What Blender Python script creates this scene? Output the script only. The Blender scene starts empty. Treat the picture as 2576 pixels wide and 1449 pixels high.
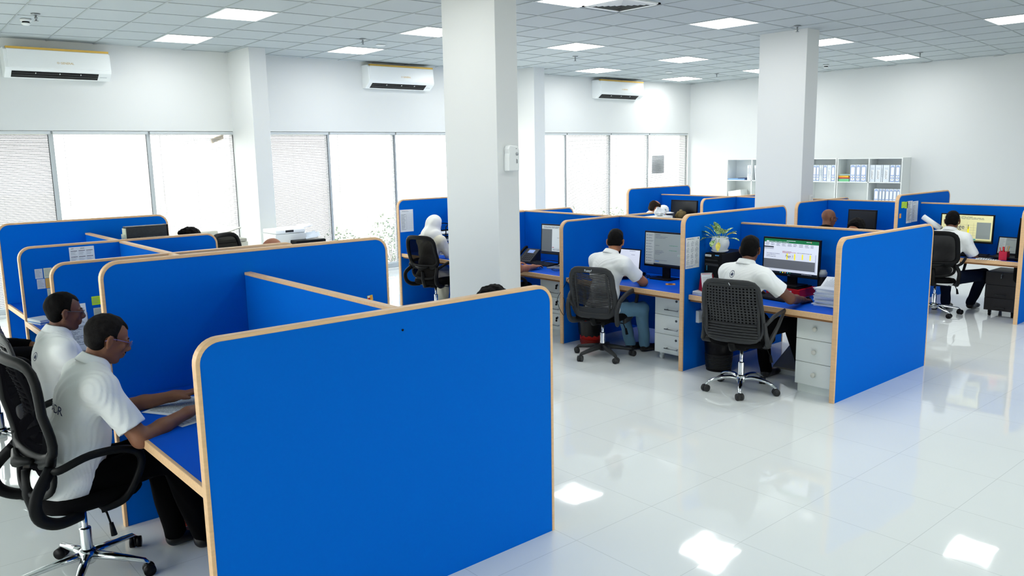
import bpy, bmesh, math, random
import numpy as np
from mathutils import Vector, Matrix, Euler
S = bpy.context.scene
COL = S.collection
PI = math.pi
rnd = random.Random(7)

# ------------------------------------------------------------------ camera
CAM_H = 1.9548
yaw, pitch, roll = math.radians(40.6114), math.radians(9.4284), math.radians(-1.0376)
fw = Vector((math.sin(yaw)*math.cos(pitch), math.cos(yaw)*math.cos(pitch), -math.sin(pitch)))
r0 = Vector((math.cos(yaw), -math.sin(yaw), 0)); u0 = r0.cross(fw)
rr = r0*math.cos(roll) + u0*math.sin(roll); uu = -r0*math.sin(roll) + u0*math.cos(roll)
cd = bpy.data.cameras.new('camera'); cam = bpy.data.objects.new('camera', cd); COL.objects.link(cam)
cam.matrix_world = Matrix(((rr.x, uu.x, -fw.x, 0), (rr.y, uu.y, -fw.y, 0), (rr.z, uu.z, -fw.z, CAM_H), (0, 0, 0, 1)))
cd.sensor_width = 36; cd.lens = 2030.78/2576*36; cd.clip_end = 200; cd.clip_start = .05
S.camera = cam
# ------------------------------------------------------------------ light
S.view_settings.view_transform = 'Standard'; S.view_settings.look = 'None'
S.view_settings.gamma = 1; S.view_settings.exposure = 0.77
S.view_settings.use_curve_mapping = False
W = bpy.data.worlds.new('sky'); S.world = W; W.use_nodes = True
bg = W.node_tree.nodes['Background']; bg.inputs[0].default_value = (.97, 1, .975, 1); bg.inputs[1].default_value = 4.2
S.cycles.use_denoising = True
S.cycles.max_bounces = 8; S.cycles.diffuse_bounces = 6; S.cycles.glossy_bounces = 4
S.cycles.transparent_max_bounces = 12; S.cycles.transmission_bounces = 4
S.cycles.use_adaptive_sampling = True; S.cycles.adaptive_threshold = .02
S.cycles.sample_clamp_indirect = 6
S.cycles.caustics_reflective = False; S.cycles.caustics_refractive = False

# ------------------------------------------------------------------ materials
MATS = {}
def srgb(h):
    h = h.lstrip('#'); c = [int(h[i:i+2], 16)/255 for i in (0, 2, 4)]
    return tuple(((x+.055)/1.055)**2.4 if x > .04045 else x/12.92 for x in c) + (1,)
def mat(name, col, rough=.5, metal=0, bump=0, bscale=200, var=0, vscale=6, stretch=None, spec=.5, emit=0, alpha=1, coat=0, sub=0):
    if name in MATS: return MATS[name]
    m = bpy.data.materials.new(name); m.use_nodes = True; MATS[name] = m
    nt = m.node_tree; b = nt.nodes['Principled BSDF']
    c = srgb(col) if isinstance(col, str) else tuple(col)+(1,)
    b.inputs['Base Color'].default_value = c; b.inputs['Roughness'].default_value = rough
    b.inputs['Metallic'].default_value = metal; b.inputs['Specular IOR Level'].default_value = spec
    if coat: b.inputs['Coat Weight'].default_value = coat
    if emit:
        b.inputs['Emission Color'].default_value = c; b.inputs['Emission Strength'].default_value = emit
    if alpha < 1: b.inputs['Alpha'].default_value = alpha
    if bump or var:
        tc = nt.nodes.new('ShaderNodeTexCoord'); src = tc.outputs['Object']
        if stretch:
            mp = nt.nodes.new('ShaderNodeMapping'); mp.inputs['Scale'].default_value = stretch
            nt.links.new(src, mp.inputs[0]); src = mp.outputs[0]
    if var:
        n = nt.nodes.new('ShaderNodeTexNoise'); n.inputs['Scale'].default_value = vscale; n.inputs['Detail'].default_value = 4
        nt.links.new(src, n.inputs['Vector'])
        mx = nt.nodes.new('ShaderNodeMix'); mx.data_type = 'RGBA'
        mx.inputs[6].default_value = tuple(x*(1-var) for x in c[:3])+(1,)
        mx.inputs[7].default_value = tuple(min(1, x*(1+var)) for x in c[:3])+(1,)
        nt.links.new(n.outputs['Fac'], mx.inputs[0]); nt.links.new(mx.outputs[2], b.inputs['Base Color'])
    if bump:
        n = nt.nodes.new('ShaderNodeTexNoise'); n.inputs['Scale'].default_value = bscale
        nt.links.new(src, n.inputs['Vector'])
        bp = nt.nodes.new('ShaderNodeBump'); bp.inputs['Strength'].default_value = bump; bp.inputs['Distance'].default_value = .002
        nt.links.new(n.outputs['Fac'], bp.inputs['Height']); nt.links.new(bp.outputs[0], b.inputs['Normal'])
    return m
WALL = mat('white_paint', (.66, .682, .680), .6, bump=.1, bscale=60)
BLUE = mat('blue_laminate', (.0, .128, .59), .6, bump=.06, bscale=500, var=.03, vscale=90, spec=.03)
WOOD = mat('birch_edge', '#DDB588', .45, var=.16, vscale=14, stretch=(1, 1, 6))
WOODH = mat('birch_edge_level', '#DDB588', .45, var=.16, vscale=14, stretch=(1.5, 6, 6))
WHITE = mat('white_laminate', (.76, .79, .78), .35)
PEDW = mat('pedestal_white', (.78, .82, .79), .4)
BLACK = mat('black_plastic', (.0035, .004, .0045), .5, spec=.14)
DARK = mat('dark_plastic', (.003, .003, .004), .45, spec=.18)
GREYP = mat('charcoal_plastic', (.024, .0255, .027), .5, bump=.2, bscale=300, spec=.35)
FAB = mat('black_fabric', (.003, .003, .0035), .95, bump=.4, bscale=400, spec=.1)
CHROME = mat('chrome', '#D8DCDE', .12, 1)
STEEL = mat('brushed_steel', '#9DA2A4', .3, 1)
PAPER = mat('paper', '#E6EBEC', .8)
PAPERC = mat('paper_cream', '#DADFC4', .8)
PAPERB = mat('paper_blue_tint', '#C9D3DF', .8)
INK = mat('ink', '#3A3F48', .8)
INKL = mat('ink_light', '#8C949C', .8)
INKB = mat('ink_blue', '#1F5FB8', .6)
NAVY = mat('navy_print', '#1B2C55', .7)
YEL = mat('yellow_note', '#F2CC45', .8)
LIME = mat('lime_note', '#C6F022', .8)
ORG = mat('orange_note', '#F4A63C', .8)
RED = mat('red_gloss', '#C4101C', .3)
REDP = mat('red_plastic', '#D2281E', .4)
CLOTHW = mat('white_polo', (.86, .88, .87), .85, bump=.5, bscale=900)
GOLD = mat('gold_print', '#C9A550', .4, .5)
ALU = mat('window_metal', '#C2C9CC', .4, .2)
BLIND = mat('blind_slat', (.33, .34, .36), .5)
CORD = mat('cable_black', (.003, .003, .003), .5, spec=.2)
CORDG = mat('cable_grey', '#8C8F90', .5)
GLASSD = mat('lens', '#AFC0C8', .05, alpha=.25)

# ------------------------------------------------------------------ mesh builder
def V3(*a): return Vector(a)
class MB:
    def __init__(s): s.v = []; s.f = []; s.m = []; s.sm = []; s.M = Matrix.Identity(4)
    def add(s, vs, fs, m=0, smooth=False):
        o = len(s.v)
        for p in vs: s.v.append(tuple(s.M @ Vector(p)))
        for f in fs: s.f.append([o+i for i in f]); s.m.append(m); s.sm.append(smooth)
    def box(s, a, b, m=0):
        x0, x1 = sorted((a[0], b[0])); y0, y1 = sorted((a[1], b[1])); z0, z1 = sorted((a[2], b[2]))
        s.add([(x0, y0, z0), (x1, y0, z0), (x1, y1, z0), (x0, y1, z0), (x0, y0, z1), (x1, y0, z1), (x1, y1, z1), (x0, y1, z1)],
              [(0, 3, 2, 1), (4, 5, 6, 7), (0, 1, 5, 4), (1, 2, 6, 5), (2, 3, 7, 6), (3, 0, 4, 7)], m)
    def tube(s, pts, r, seg=10, m=0, closed=False, up=None, flat=1.0, caps=True):
        pts = [Vector(p) for p in pts]; n = len(pts)
        rs = r if isinstance(r, (list, tuple)) else [r]*n
        ring = []; prev = None
        for i in range(n):
            if closed: t = pts[(i+1) % n]-pts[i-1]
            else: t = pts[min(i+1, n-1)]-pts[max(i-1, 0)]
            if t.length < 1e-9: t = Vector((0, 0, 1))
            t.normalize()
            if up is not None:
                b = Vector(up) - t*t.dot(Vector(up)); b.normalize(); a = t.cross(b)
            else:
                if prev is None:
                    b = Vector((0, 0, 1)) if abs(t.z) < .9 else Vector((1, 0, 0))
                else: b = prev
                b = (b - t*t.dot(b)).normalized(); a = t.cross(b)
            prev = b
            ring.append([pts[i] + (a*math.cos(2*PI*k/seg) + b*math.sin(2*PI*k/seg)*flat)*rs[i] for k in range(seg)])
        vs = [p for q in ring for p in q]; fs = []
        for i in range(n if closed else n-1):
            j = (i+1) % n
            for k in range(seg):
                l = (k+1) % seg; fs.append((i*seg+k, i*seg+l, j*seg+l, j*seg+k))
        if not closed and caps:
            fs.append(tuple(range(seg))[::-1]); fs.append(tuple((n-1)*seg+k for k in range(seg)))
        s.add(vs, fs, m, True)
    def lathe(s, prof, seg=20, c=(0, 0, 0), m=0, flute=0, nfl=0):
        vs = []; fs = []; n = len(prof)
        for r, z in prof:
            for k in range(seg):
                a = 2*PI*k/seg; q = r*(1+flute*math.cos(nfl*a)) if flute else r
                vs.append((c[0]+q*math.cos(a), c[1]+q*math.sin(a), c[2]+z))
        for i in range(n-1):
            for k in range(seg):
                l = (k+1) % seg; fs.append((i*seg+k, i*seg+l, (i+1)*seg+l, (i+1)*seg+k))
        if prof[0][0] > 1e-4: fs.append(tuple(range(seg))[::-1])
        if prof[-1][0] > 1e-4: fs.append(tuple((n-1)*seg+k for k in range(seg)))
        s.add(vs, fs, m, True)
    def cyl(s, a, b, r, seg=16, m=0, r2=None):
        s.tube([a, b], [r, r if r2 is None else r2], seg, m)
    def prism(s, poly, f, m=0):
        # poly: list of 2d points, f(u, v, w) -> 3d; w in (0, 1)
        n = len(poly); vs = [f(u, v, 0) for u, v in poly] + [f(u, v, 1) for u, v in poly]
        fs = [tuple(range(n))[::-1], tuple(range(n, 2*n))] + [(i, (i+1) % n, n+(i+1) % n, n+i) for i in range(n)]
        s.add(vs, fs, m)
    def pad(s, c, wx, wy, h, m=0, e=3.2, seg=28, rnd_=.03, crown=0):
        rings = [(-rnd_, 0), (-rnd_*.3, rnd_*.35), (0, rnd_), (0, h-rnd_), (-rnd_*.3, h-rnd_*.35), (-rnd_, h), (-wx*.25, h+crown*.6), (-wx*.4, h+crown)]
        vs = []; fs = []
        for off, z in rings:
            for k in range(seg):
                a = 2*PI*k/seg; ca, sa = math.cos(a), math.sin(a)
                q = (abs(ca)**e+abs(sa)**e)**(-1/e)
                vs.append((c[0]+(wx/2+off)*q*ca, c[1]+(wy/2+off)*q*sa, c[2]+z))
        n = len(rings)
        for i in range(n-1):
            for k in range(seg):
                l = (k+1) % seg; fs.append((i*seg+k, i*seg+l, (i+1)*seg+l, (i+1)*seg+k))
        fs.append(tuple(range(seg))[::-1]); fs.append(tuple((n-1)*seg+k for k in range(seg)))
        s.add(vs, fs, m, True)
    def build(s, name, mats, parent=None, bevel=0, solid=0):
        me = bpy.data.meshes.new(name); me.from_pydata(s.v, [], s.f)
        if not isinstance(mats, (list, tuple)): mats = [mats]
        for mm in mats: me.materials.append(mm)
        me.polygons.foreach_set('material_index', s.m); me.polygons.foreach_set('use_smooth', s.sm); me.update()
        o = bpy.data.objects.new(name, me); COL.objects.link(o)
        if parent: o.parent = parent
        if bevel:
            bv = o.modifiers.new('bevel', 'BEVEL'); bv.width = bevel; bv.segments = 2; bv.limit_method = 'ANGLE'; bv.angle_limit = math.radians(50)
        if solid:
            sd = o.modifiers.new('solid', 'SOLIDIFY'); sd.thickness = solid; sd.offset = 0
        return o
def tag(o, label, cat, group=None, kind=None):
    if label: o['label'] = label
    if cat: o['category'] = cat
    if group: o['group'] = group
    if kind: o['kind'] = kind
    return o
def thing(name, label, cat, loc=(0, 0, 0), rz=0, group=None):
    o = bpy.data.objects.new(name, None); COL.objects.link(o); o.location = loc; o.rotation_euler = (0, 0, rz)
    o.empty_display_size = .1
    return tag(o, label, cat, group)
def struct(o): o['kind'] = 'structure'; return o
def smooth_path(pts, n=6, closed=False):
    P = [Vector(p) for p in pts]; out = []; L = len(P)
    rng = range(L) if closed else range(L-1)
    for i in rng:
        if closed: a, b, c, d = P[i-1], P[i], P[(i+1) % L], P[(i+2) % L]
        else: a, b, c, d = P[max(i-1, 0)], P[i], P[i+1], P[min(i+2, L-1)]
        for k in range(n):
            t = k/n
            out.append(.5*((2*b)+(c-a)*t+(2*a-5*b+4*c-d)*t*t+(3*b-a-3*c+d)*t**3))
    if not closed: out.append(P[-1])
    return out
_tc = {}
def text2d(txt):
    if txt not in _tc:
        cu = bpy.data.curves.new('t', 'FONT'); cu.body = txt; cu.resolution_u = 3
        ob = bpy.data.objects.new('t', cu); COL.objects.link(ob)
        me = bpy.data.meshes.new_from_object(ob.evaluated_get(bpy.context.evaluated_depsgraph_get()))
        v = [(p.co.x, p.co.y) for p in me.vertices]; f = [tuple(q.vertices) for q in me.polygons]
        bpy.data.objects.remove(ob); bpy.data.curves.remove(cu); bpy.data.meshes.remove(me)
        w = max([p[0] for p in v] or [1]); _tc[txt] = (v, f, w)
    return _tc[txt]
def put_text(mb, txt, o, U, Vv, h, m=0, center=False):
    # h: letter size; o origin, U, Vv unit vectors
    v, f, w = text2d(txt); o = Vector(o); U = Vector(U); Vv = Vector(Vv); dx = w/2 if center else 0
    mb.add([tuple(o+U*((x-dx)*h)+Vv*(y*h)) for x, y in v], f, m)
class Plane2:
    """flat marks on a surface: coordinates u, v in metres from origin"""
    def __init__(s, mb, o, U, Vv, n, eps=.0008): s.mb = mb; s.o = Vector(o); s.U = Vector(U); s.V = Vector(Vv); s.n = Vector(n); s.e = eps; s.k = 1
    def rect(s, u0, v0, u1, v1, m=0, lift=1):
        f = lambda u, v: tuple(s.o+s.U*u+s.V*v+s.n*s.e*lift)
        s.mb.add([f(u0, v0), f(u1, v0), f(u1, v1), f(u0, v1)], [(0, 1, 2, 3)], m)
    def text(s, t, u, v, h, m=0, lift=2, center=False): put_text(s.mb, t, s.o+s.U*u+s.V*v+s.n*s.e*lift, s.U, s.V, h, m, center)
    def lines(s, u0, v0, u1, v1, n, m=0, frac=.45, lift=1, seed=0, gap=True):
        r = random.Random(seed); dv = (v1-v0)/n
        for i in range(n):
            y = v1-(i+.5)*dv; a = u0
            e = u0+(u1-u0)*r.uniform(.55, 1)
            while a < e:
                b = min(a+(u1-u0)*r.uniform(.05, .22), e)
                s.rect(a, y-abs(dv)*frac/2, b, y+abs(dv)*frac/2, m, lift); a = b+(u1-u0)*.018
                if not gap: break
# ------------------------------------------------------------------ room shell
YW, XR, ZC = 11.863, 15.755, 3.474
XL, YN = -3.6, -4.6
ZH = 2.357
# ceiling grid nodes: tiles 0.6 m class, lamps sit in the cells
LA = {}
_L = [((0, 7), 3.661, 8.624), ((0, 10), 3.836, 10.859), ((8, 3), 8.636, 6.029), ((8, 7), 8.663, 8.569), ((12, 7), 11.410, 8.754), ((12, 10), 11.474, 10.756),
      ((16, 10), 14.363, 11.014), ((16, 3), 14.423, 6.511), ((4, 10), 6.236, 10.619), ((4, 7), 6.106, 8.542), ((12, 3), 11.428, 6.242), ((12, -1), 11.412, 3.702)]
CX = (3.457, .564, .006, -.015, .002); CY = (4.045, -.058, .005, .593, .005)
def gpoly(i, j): return (CX[0]+CX[1]*i+CX[2]*i*i+CX[3]*j+CX[4]*j*j, CY[0]+CY[1]*i+CY[2]*i*i+CY[3]*j+CY[4]*j*j)
_res = [((ij[0]+.5, ij[1]+.5), x-gpoly(ij[0]+.5, ij[1]+.5)[0], y-gpoly(ij[0]+.5, ij[1]+.5)[1]) for ij, x, y in _L]
def gnode(i, j):
    x, y = gpoly(i, j)
    sw = .25; ax = ay = 0
    for (a, b), ex, ey in _res:
        w = math.exp(-((a-i)**2+(b-j)**2)/8); sw += w; ax += w*ex; ay += w*ey
    return x+ax/sw, y+ay/sw
floor_m = bpy.data.materials.new('polished_floor_tile'); floor_m.use_nodes = True
nt = floor_m.node_tree; b = nt.nodes['Principled BSDF']; N = nt.nodes; Lk = nt.links
tc = N.new('ShaderNodeTexCoord'); mp = N.new('ShaderNodeMapping'); mp.inputs['Location'].default_value = (-2.745, -2.73, 0)
Lk.new(tc.outputs['Object'], mp.inputs[0])
sep = N.new('ShaderNodeSeparateXYZ'); Lk.new(mp.outputs[0], sep.inputs[0])
def mth(op, a, bb=None):
    n = N.new('ShaderNodeMath'); n.operation = op
    for k, q in ((0, a), (1, bb)):
        if q is None: continue
        if isinstance(q, (int, float)): n.inputs[k].default_value = q
        else: Lk.new(q, n.inputs[k])
    return n.outputs[0]
def joint(o, size):
    q = mth('DIVIDE', o, size); f = mth('FRACT', q); d = mth('ABSOLUTE', mth('SUBTRACT', f, .5)); return mth('GREATER_THAN', d, .5-.0018/size), mth('FLOOR', q)
jx, cx_ = joint(sep.outputs[0], .593); jy, cy_ = joint(sep.outputs[1], .575)
jm = mth('MAXIMUM', jx, jy)
cmb = N.new('ShaderNodeCombineXYZ'); Lk.new(cx_, cmb.inputs[0]); Lk.new(cy_, cmb.inputs[1])
wn = N.new('ShaderNodeTexWhiteNoise'); wn.noise_dimensions = '3D'; Lk.new(cmb.outputs[0], wn.inputs['Vector'])
mx = N.new('ShaderNodeMix'); mx.data_type = 'RGBA'; mx.inputs[6].default_value = (.84, .88, .87, 1); mx.inputs[7].default_value = (.66, .70, .69, 1); Lk.new(jm, mx.inputs[0])
Lk.new(mx.outputs[2], b.inputs['Base Color'])
b.inputs['Roughness'].default_value = .045; b.inputs['Specular IOR Level'].default_value = .62
# slightly warped tiles: low noise tilt plus a small tilt of each tile
no = N.new('ShaderNodeTexNoise'); no.inputs['Scale'].default_value = 1.7; no.inputs['Detail'].default_value = 1.5; Lk.new(tc.outputs['Object'], no.inputs['Vector'])
bpn = N.new('ShaderNodeBump'); bpn.inputs['Strength'].default_value = 1; bpn.inputs['Distance'].default_value = .004
Lk.new(no.outputs['Fac'], bpn.inputs['Height'])
va = N.new('ShaderNodeVectorMath'); va.operation = 'SUBTRACT'; Lk.new(wn.outputs['Color'], va.inputs[0]); va.inputs[1].default_value = (.5, .5, .5)
vs_ = N.new('ShaderNodeVectorMath'); vs_.operation = 'MULTIPLY'; Lk.new(va.outputs[0], vs_.inputs[0]); vs_.inputs[1].default_value = (.010, .010, 0)
vb = N.new('ShaderNodeVectorMath'); vb.operation = 'ADD'; Lk.new(vs_.outputs[0], vb.inputs[0]); Lk.new(bpn.outputs[0], vb.inputs[1])
Lk.new(vb.outputs[0], b.inputs['Normal'])
m = MB(); m.box((XL-.2, YN-.2, -.12), (XR+.2, YW, 0)); struct(m.build('floor', floor_m))
ceil_m = mat('ceiling_tile', (.46, .51, .525), .8, bump=.3, bscale=120)
m = MB(); m.box((XL-.2, YN-.2, ZC+.004), (XR+.2, YW+.3, ZC+.12)); struct(m.build('ceiling', ceil_m))
# T-bar grid
m = MB(); GI = range(-13, 20); GJ = range(-16, 13)
nod = {(i, j): gnode(i, j) for i in range(-13, 21) for j in range(-16, 14)}
def clampn(p): return (min(max(p[0], XL), XR), min(max(p[1], YN), YW))
for (i, j), p in nod.items():
    for q, d in (((i+1, j), 0), ((i, j+1), 1)):
        if q not in nod: continue
        a = clampn(p); c = clampn(nod[q])
        if abs(a[0]-c[0])+abs(a[1]-c[1]) < .02: continue
        if (d == 0 and (a[1] >= YW or a[1] <= YN)) or (d == 1 and (a[0] >= XR or a[0] <= XL)): continue
        w = .008; ox, oy = (0, w) if d == 0 else (w, 0)
        z0, z1 = ZC-.001-(.001 if d else 0), ZC+.004
        m.add([(a[0]-ox, a[1]-oy, z0), (c[0]-ox, c[1]-oy, z0), (c[0]+ox, c[1]+oy, z0), (a[0]+ox, a[1]+oy, z0),
               (a[0]-ox, a[1]-oy, z1), (c[0]-ox, c[1]-oy, z1), (c[0]+ox, c[1]+oy, z1), (a[0]+ox, a[1]+oy, z1)],
              [(0, 3, 2, 1), (0, 1, 5, 4), (2, 3, 7, 6), (1, 2, 6, 5), (3, 0, 4, 7)])
o = m.build('trim_1', mat('ceiling_bar', (.36, .40, .41), .5)); struct(o)
def boxs(name, a, b, mt=WALL):
    m = MB(); m.box(a, b); return struct(m.build(name, mt))
boxs('wall_right', (XR, YN-.2, 0), (XR+.2, YW+.3, ZC+.12))
glass = bpy.data.materials.new('window_glass'); glass.use_nodes = True
g = glass.node_tree; g.nodes.remove(g.nodes['Principled BSDF']); tr = g.nodes.new('ShaderNodeBsdfTransparent'); gl = g.nodes.new('ShaderNodeBsdfGlossy'); gl.inputs['Roughness'].default_value = .02
mxs = g.nodes.new('ShaderNodeMixShader'); mxs.inputs[0].default_value = .05
tr.inputs[0].default_value = (.97, .98, .98, 1)
g.links.new(tr.outputs[0], mxs.inputs[1]); g.links.new(gl.outputs[0], mxs.inputs[2]); g.links.new(mxs.outputs[0], g.nodes['Material Output'].inputs[0])
# unseen walls left of and behind the viewer; window bands added to brighten foreground
LB = [(.9+1.9*k, .9+1.9*(k+1)) for k in range(4)]; NB = [(2.2+2.1*k, 2.2+2.1*(k+1)) for k in range(3)]
m = MB(); m.box((XL-.2, YN-.2, 2.5), (XL, YW+.3, ZC+.12)); m.box((XL-.2, YN-.2, 0), (XL, YW+.3, .5)); m.box((XL-.2, YN-.2, .5), (XL, LB[0][0], 2.5)); m.box((XL-.2, LB[-1][1], .5), (XL, YW+.3, 2.5)); struct(m.build('wall_left', WALL))
m = MB(); m.box((XL, YN-.2, 2.5), (XR+.2, YN, ZC+.12)); m.box((XL, YN-.2, 0), (XR+.2, YN, .5)); m.box((XL, YN-.2, .5), (NB[0][0], YN, 2.5)); m.box((NB[-1][1], YN-.2, .5), (XR+.2, YN, 2.5)); struct(m.build('wall_near', WALL))
for k, (a, b_) in enumerate(LB+NB):
    m = MB(); left = k < len(LB); w = .03
    def bb(u0, z0, u1, z1, t0=.08, t1=.13):
        m.box((XL-t1, u0, z0), (XL-t0, u1, z1)) if left else m.box((u0, YN-t1, z0), (u1, YN-t0, z1))
    bb(a, .5, a+w, 2.5); bb(b_-w, .5, b_, 2.5); bb(a+w, .5, b_-w, .54); bb(a+w, 2.46, b_-w, 2.5); fr = struct(m.build('window_%d' % (16+k), ALU))  # added windows out of view, put in for extra daylight
    m = MB(); bb(a+w, .54, b_-w, 2.46, .10, .105); m.build('glass', glass, fr)
m = MB(); m.box((XL, YW, ZH), (XR, YW+.25, ZC+.1)); m.box((XL, YW, -.12), (XR, YW+.25, .04))
for a, b_ in ((4.84, 5.10), (10.0, 10.3), (15.69, XR), (XL, -3.4)): m.box((a, YW, 0), (b_, YW+.25, ZH))
struct(m.build('wall_far', WALL))
# pilasters and columns
for nm, a, b_, lb in (('pillar', (4.805, 11.115, 0), (5.052, YW+.02, ZC+.01), None), ('pillar', (10.02, 10.98, 0), (10.28, YW+.02, ZC+.01), None),
                  ('pillar', (4.80, 5.77, 0), (5.06, 6.57, ZC+.01), None), ('pillar', (9.92, 5.65, 0), (10.22, 6.345, ZC+.01), None)):
    m = MB(); m.box(a, b_); o = m.build(nm, WALL, bevel=.004); struct(o)
# windows with frames, glass and blinds
BAYS = [(-3.4, -2.4), (-2.4, -1.2), (-1.2, 0), (0, 1.21), (1.21, 2.42), (2.42, 3.62), (3.62, 4.84), (5.10, 6.38), (6.38, 7.63), (7.63, 8.86), (8.86, 10.0), (10.3, 11.72), (11.72, 13.04), (13.04, 14.3), (14.3, 15.69)]
TILT = {3: 40, 4: 36, 5: 12, 6: 20, 7: 34, 8: 18, 9: 4, 11: 4, 12: 30, 13: 20, 14: 30}
BL = {3: 'white venetian blind at the far left end of the window wall', 4: 'part closed venetian blind on the leftmost window under the left air conditioner', 5: 'open slat venetian blind on the bright middle window of the left group', 6: 'venetian blind on the window just left of the first wall pilaster',
      7: 'part closed venetian blind just right of the first wall pilaster above the white printer', 8: 'venetian blind on the middle window of the centre group', 9: 'wide open venetian blind next to the near column',
      11: 'wide open narrow looking venetian blind right of the second pilaster', 12: 'part closed venetian blind second from the second pilaster', 13: 'venetian blind on the bright window behind the far cubicles', 14: 'venetian blind on the window nearest the room corner with a grey square behind it'}
for k, (a, b_) in enumerate(BAYS):
    m = MB(); w = .03; y0, y1 = YW+.06, YW+.12
    m.box((a, y0, .04), (a+w, y1, ZH)); m.box((b_-w, y0, .04), (b_, y1, ZH)); m.box((a+w, y0, ZH-.05), (b_-w, y1, ZH)); m.box((a+w, y0, .04), (b_-w, y1, .12))
    fr = struct(m.build('window_%d' % (k+1), ALU))
    m = MB(); m.box((a+w, YW+.085, .12), (b_-w, YW+.091, ZH-.05)); m.build('glass', glass, fr)
    if k not in TILT: continue
    t = thing('venetian_blind', BL[k], 'blind', ((a+b_)/2, YW+.02, 0), 0, 'venetian blinds on the window wall')
    hw = (b_-a)/2-.035
    m = MB(); m.box((-hw-.02, -.018, ZH-.045), (hw+.02, .018, ZH-.008)); m.build('headrail', ALU, t)
    m = MB(); an = math.radians(TILT[k]); dy, dz = .0125*math.cos(an), .0125*math.sin(an)
    z = ZH-.06
    while z > .16:
        m.add([(-hw, -dy, z-dz), (hw, -dy, z-dz), (hw, dy, z+dz), (-hw, dy, z+dz)], [(0, 1, 2, 3)]); z -= .022
    m.build('slats', BLIND, t)
    m = MB(); m.box((-hw, -.012, .13), (hw, .012, .15)); m.build('bottom_rail', ALU, t)
    m = MB()
    for xx in (-hw*.8, 0, hw*.8): m.cyl((xx, -.015, .15), (xx, -.015, ZH-.04), .0012, 5)
    m.build('ladder_cord', BLIND, t)
    m = MB(); m.cyl((hw-.01, -.02, .2), (hw-.01, -.02, ZH-.05), .005, 5, 0)
    m.build('end_strip', mat('blind_edge', '#3A3C42', .6), t)
    if k in (4, 5, 6, 8, 13):
        m = MB(); m.cyl((-hw+.1, -.03, 1.35), (-hw+.1, -.026, ZH-.05), .003, 6); m.build('wand', GREYP if k == 4 else BLIND, t)
# outside
m = MB(); m.box((-30, YW+.26, -.5), (45, 60, -.1)); m.box((-30, -30, -.5), (XL-.21, YW+.26, -.1)); m.box((XL-.21, -30, -.5), (45, YN-.21, -.1)); struct(m.build('ground', mat('sand', '#E9DFCD', .9)))
leaf_m = mat('shrub_leaf', '#5E7C49', .6, var=.5, vscale=9)
for bi, (x, y, w, h) in enumerate([(6.95, 12.75, .55, .72), (8.05, 12.8, .5, .95), (6.2, 12.9, .6, .55), (12.6, 12.9, .9, .78), (14.3, 12.9, .7, .7), (4.2, 12.9, .4, .75), (8.9, 13.1, .6, .9)]):
    t = thing('shrub', 'leafy green shrub outside, %s' % ['left of the tall one in the centre window', 'the tall one near the near column', 'half hidden behind the black printer', 'low behind the far cubicles', 'at the right end of the window wall', 'behind the dark haired head at left', 'hidden mostly by the near column'][bi], 'shrub', (x, y, -.1), 0, 'shrubs outside the windows')
    m = MB(); rg = random.Random(bi)
    for q in range(420):
        a = rg.uniform(0, 2*PI); r_ = w*math.sqrt(rg.random()); z = .12+h*rg.random()*(1-.45*(r_/w)**2)
        c = Vector((r_*math.cos(a), r_*.6*math.sin(a), z)); d = Vector((rg.uniform(-1, 1), rg.uniform(-1, 1), rg.uniform(-.2, 1))).normalized(); s_ = d.cross(Vector((rg.uniform(-1, 1), rg.uniform(-1, 1), .3))).normalized()
        L_ = rg.uniform(.05, .09); m.add([c, c+d*L_*.5+s_*.018, c+d*L_, c+d*L_*.5-s_*.018], [(0, 1, 2, 3)])
    m.build('foliage', leaf_m, t)
    m = MB()
    for q in range(5):
        a = q*1.3; m.cyl((0, 0, 0), (w*.5*math.cos(a), w*.3*math.sin(a), h*.7), .012, 5, 0, .004)
    m.build('stem', mat('bark', '#6B5A45', .8), t)
t = thing('security_camera', 'pale security camera mounted outside high behind the left window blind', 'camera', (4.66, 12.05, 2.30))
m = MB(); m.cyl((-.12, -.02, -.08), (.06, .02, -.02), .035, 14); m.build('housing', mat('cctv', '#C9B8A8', .5), t)
m = MB(); m.cyl((.06, .02, -.02), (.10, .02, .10), .015, 8); m.box((.06, -.03, .10), (.14, .07, .12)); m.build('bracket', MATS['cctv'], t)
# paper square on the last window
m = MB(); m.box((14.55, YW+.13, 1.46), (14.98, YW+.14, 1.86)); tag(m.build('notice', mat('grey_notice', '#9AA2AE', .8)), 'grey square notice stuck on the glass of the window nearest the corner', 'notice')

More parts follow.
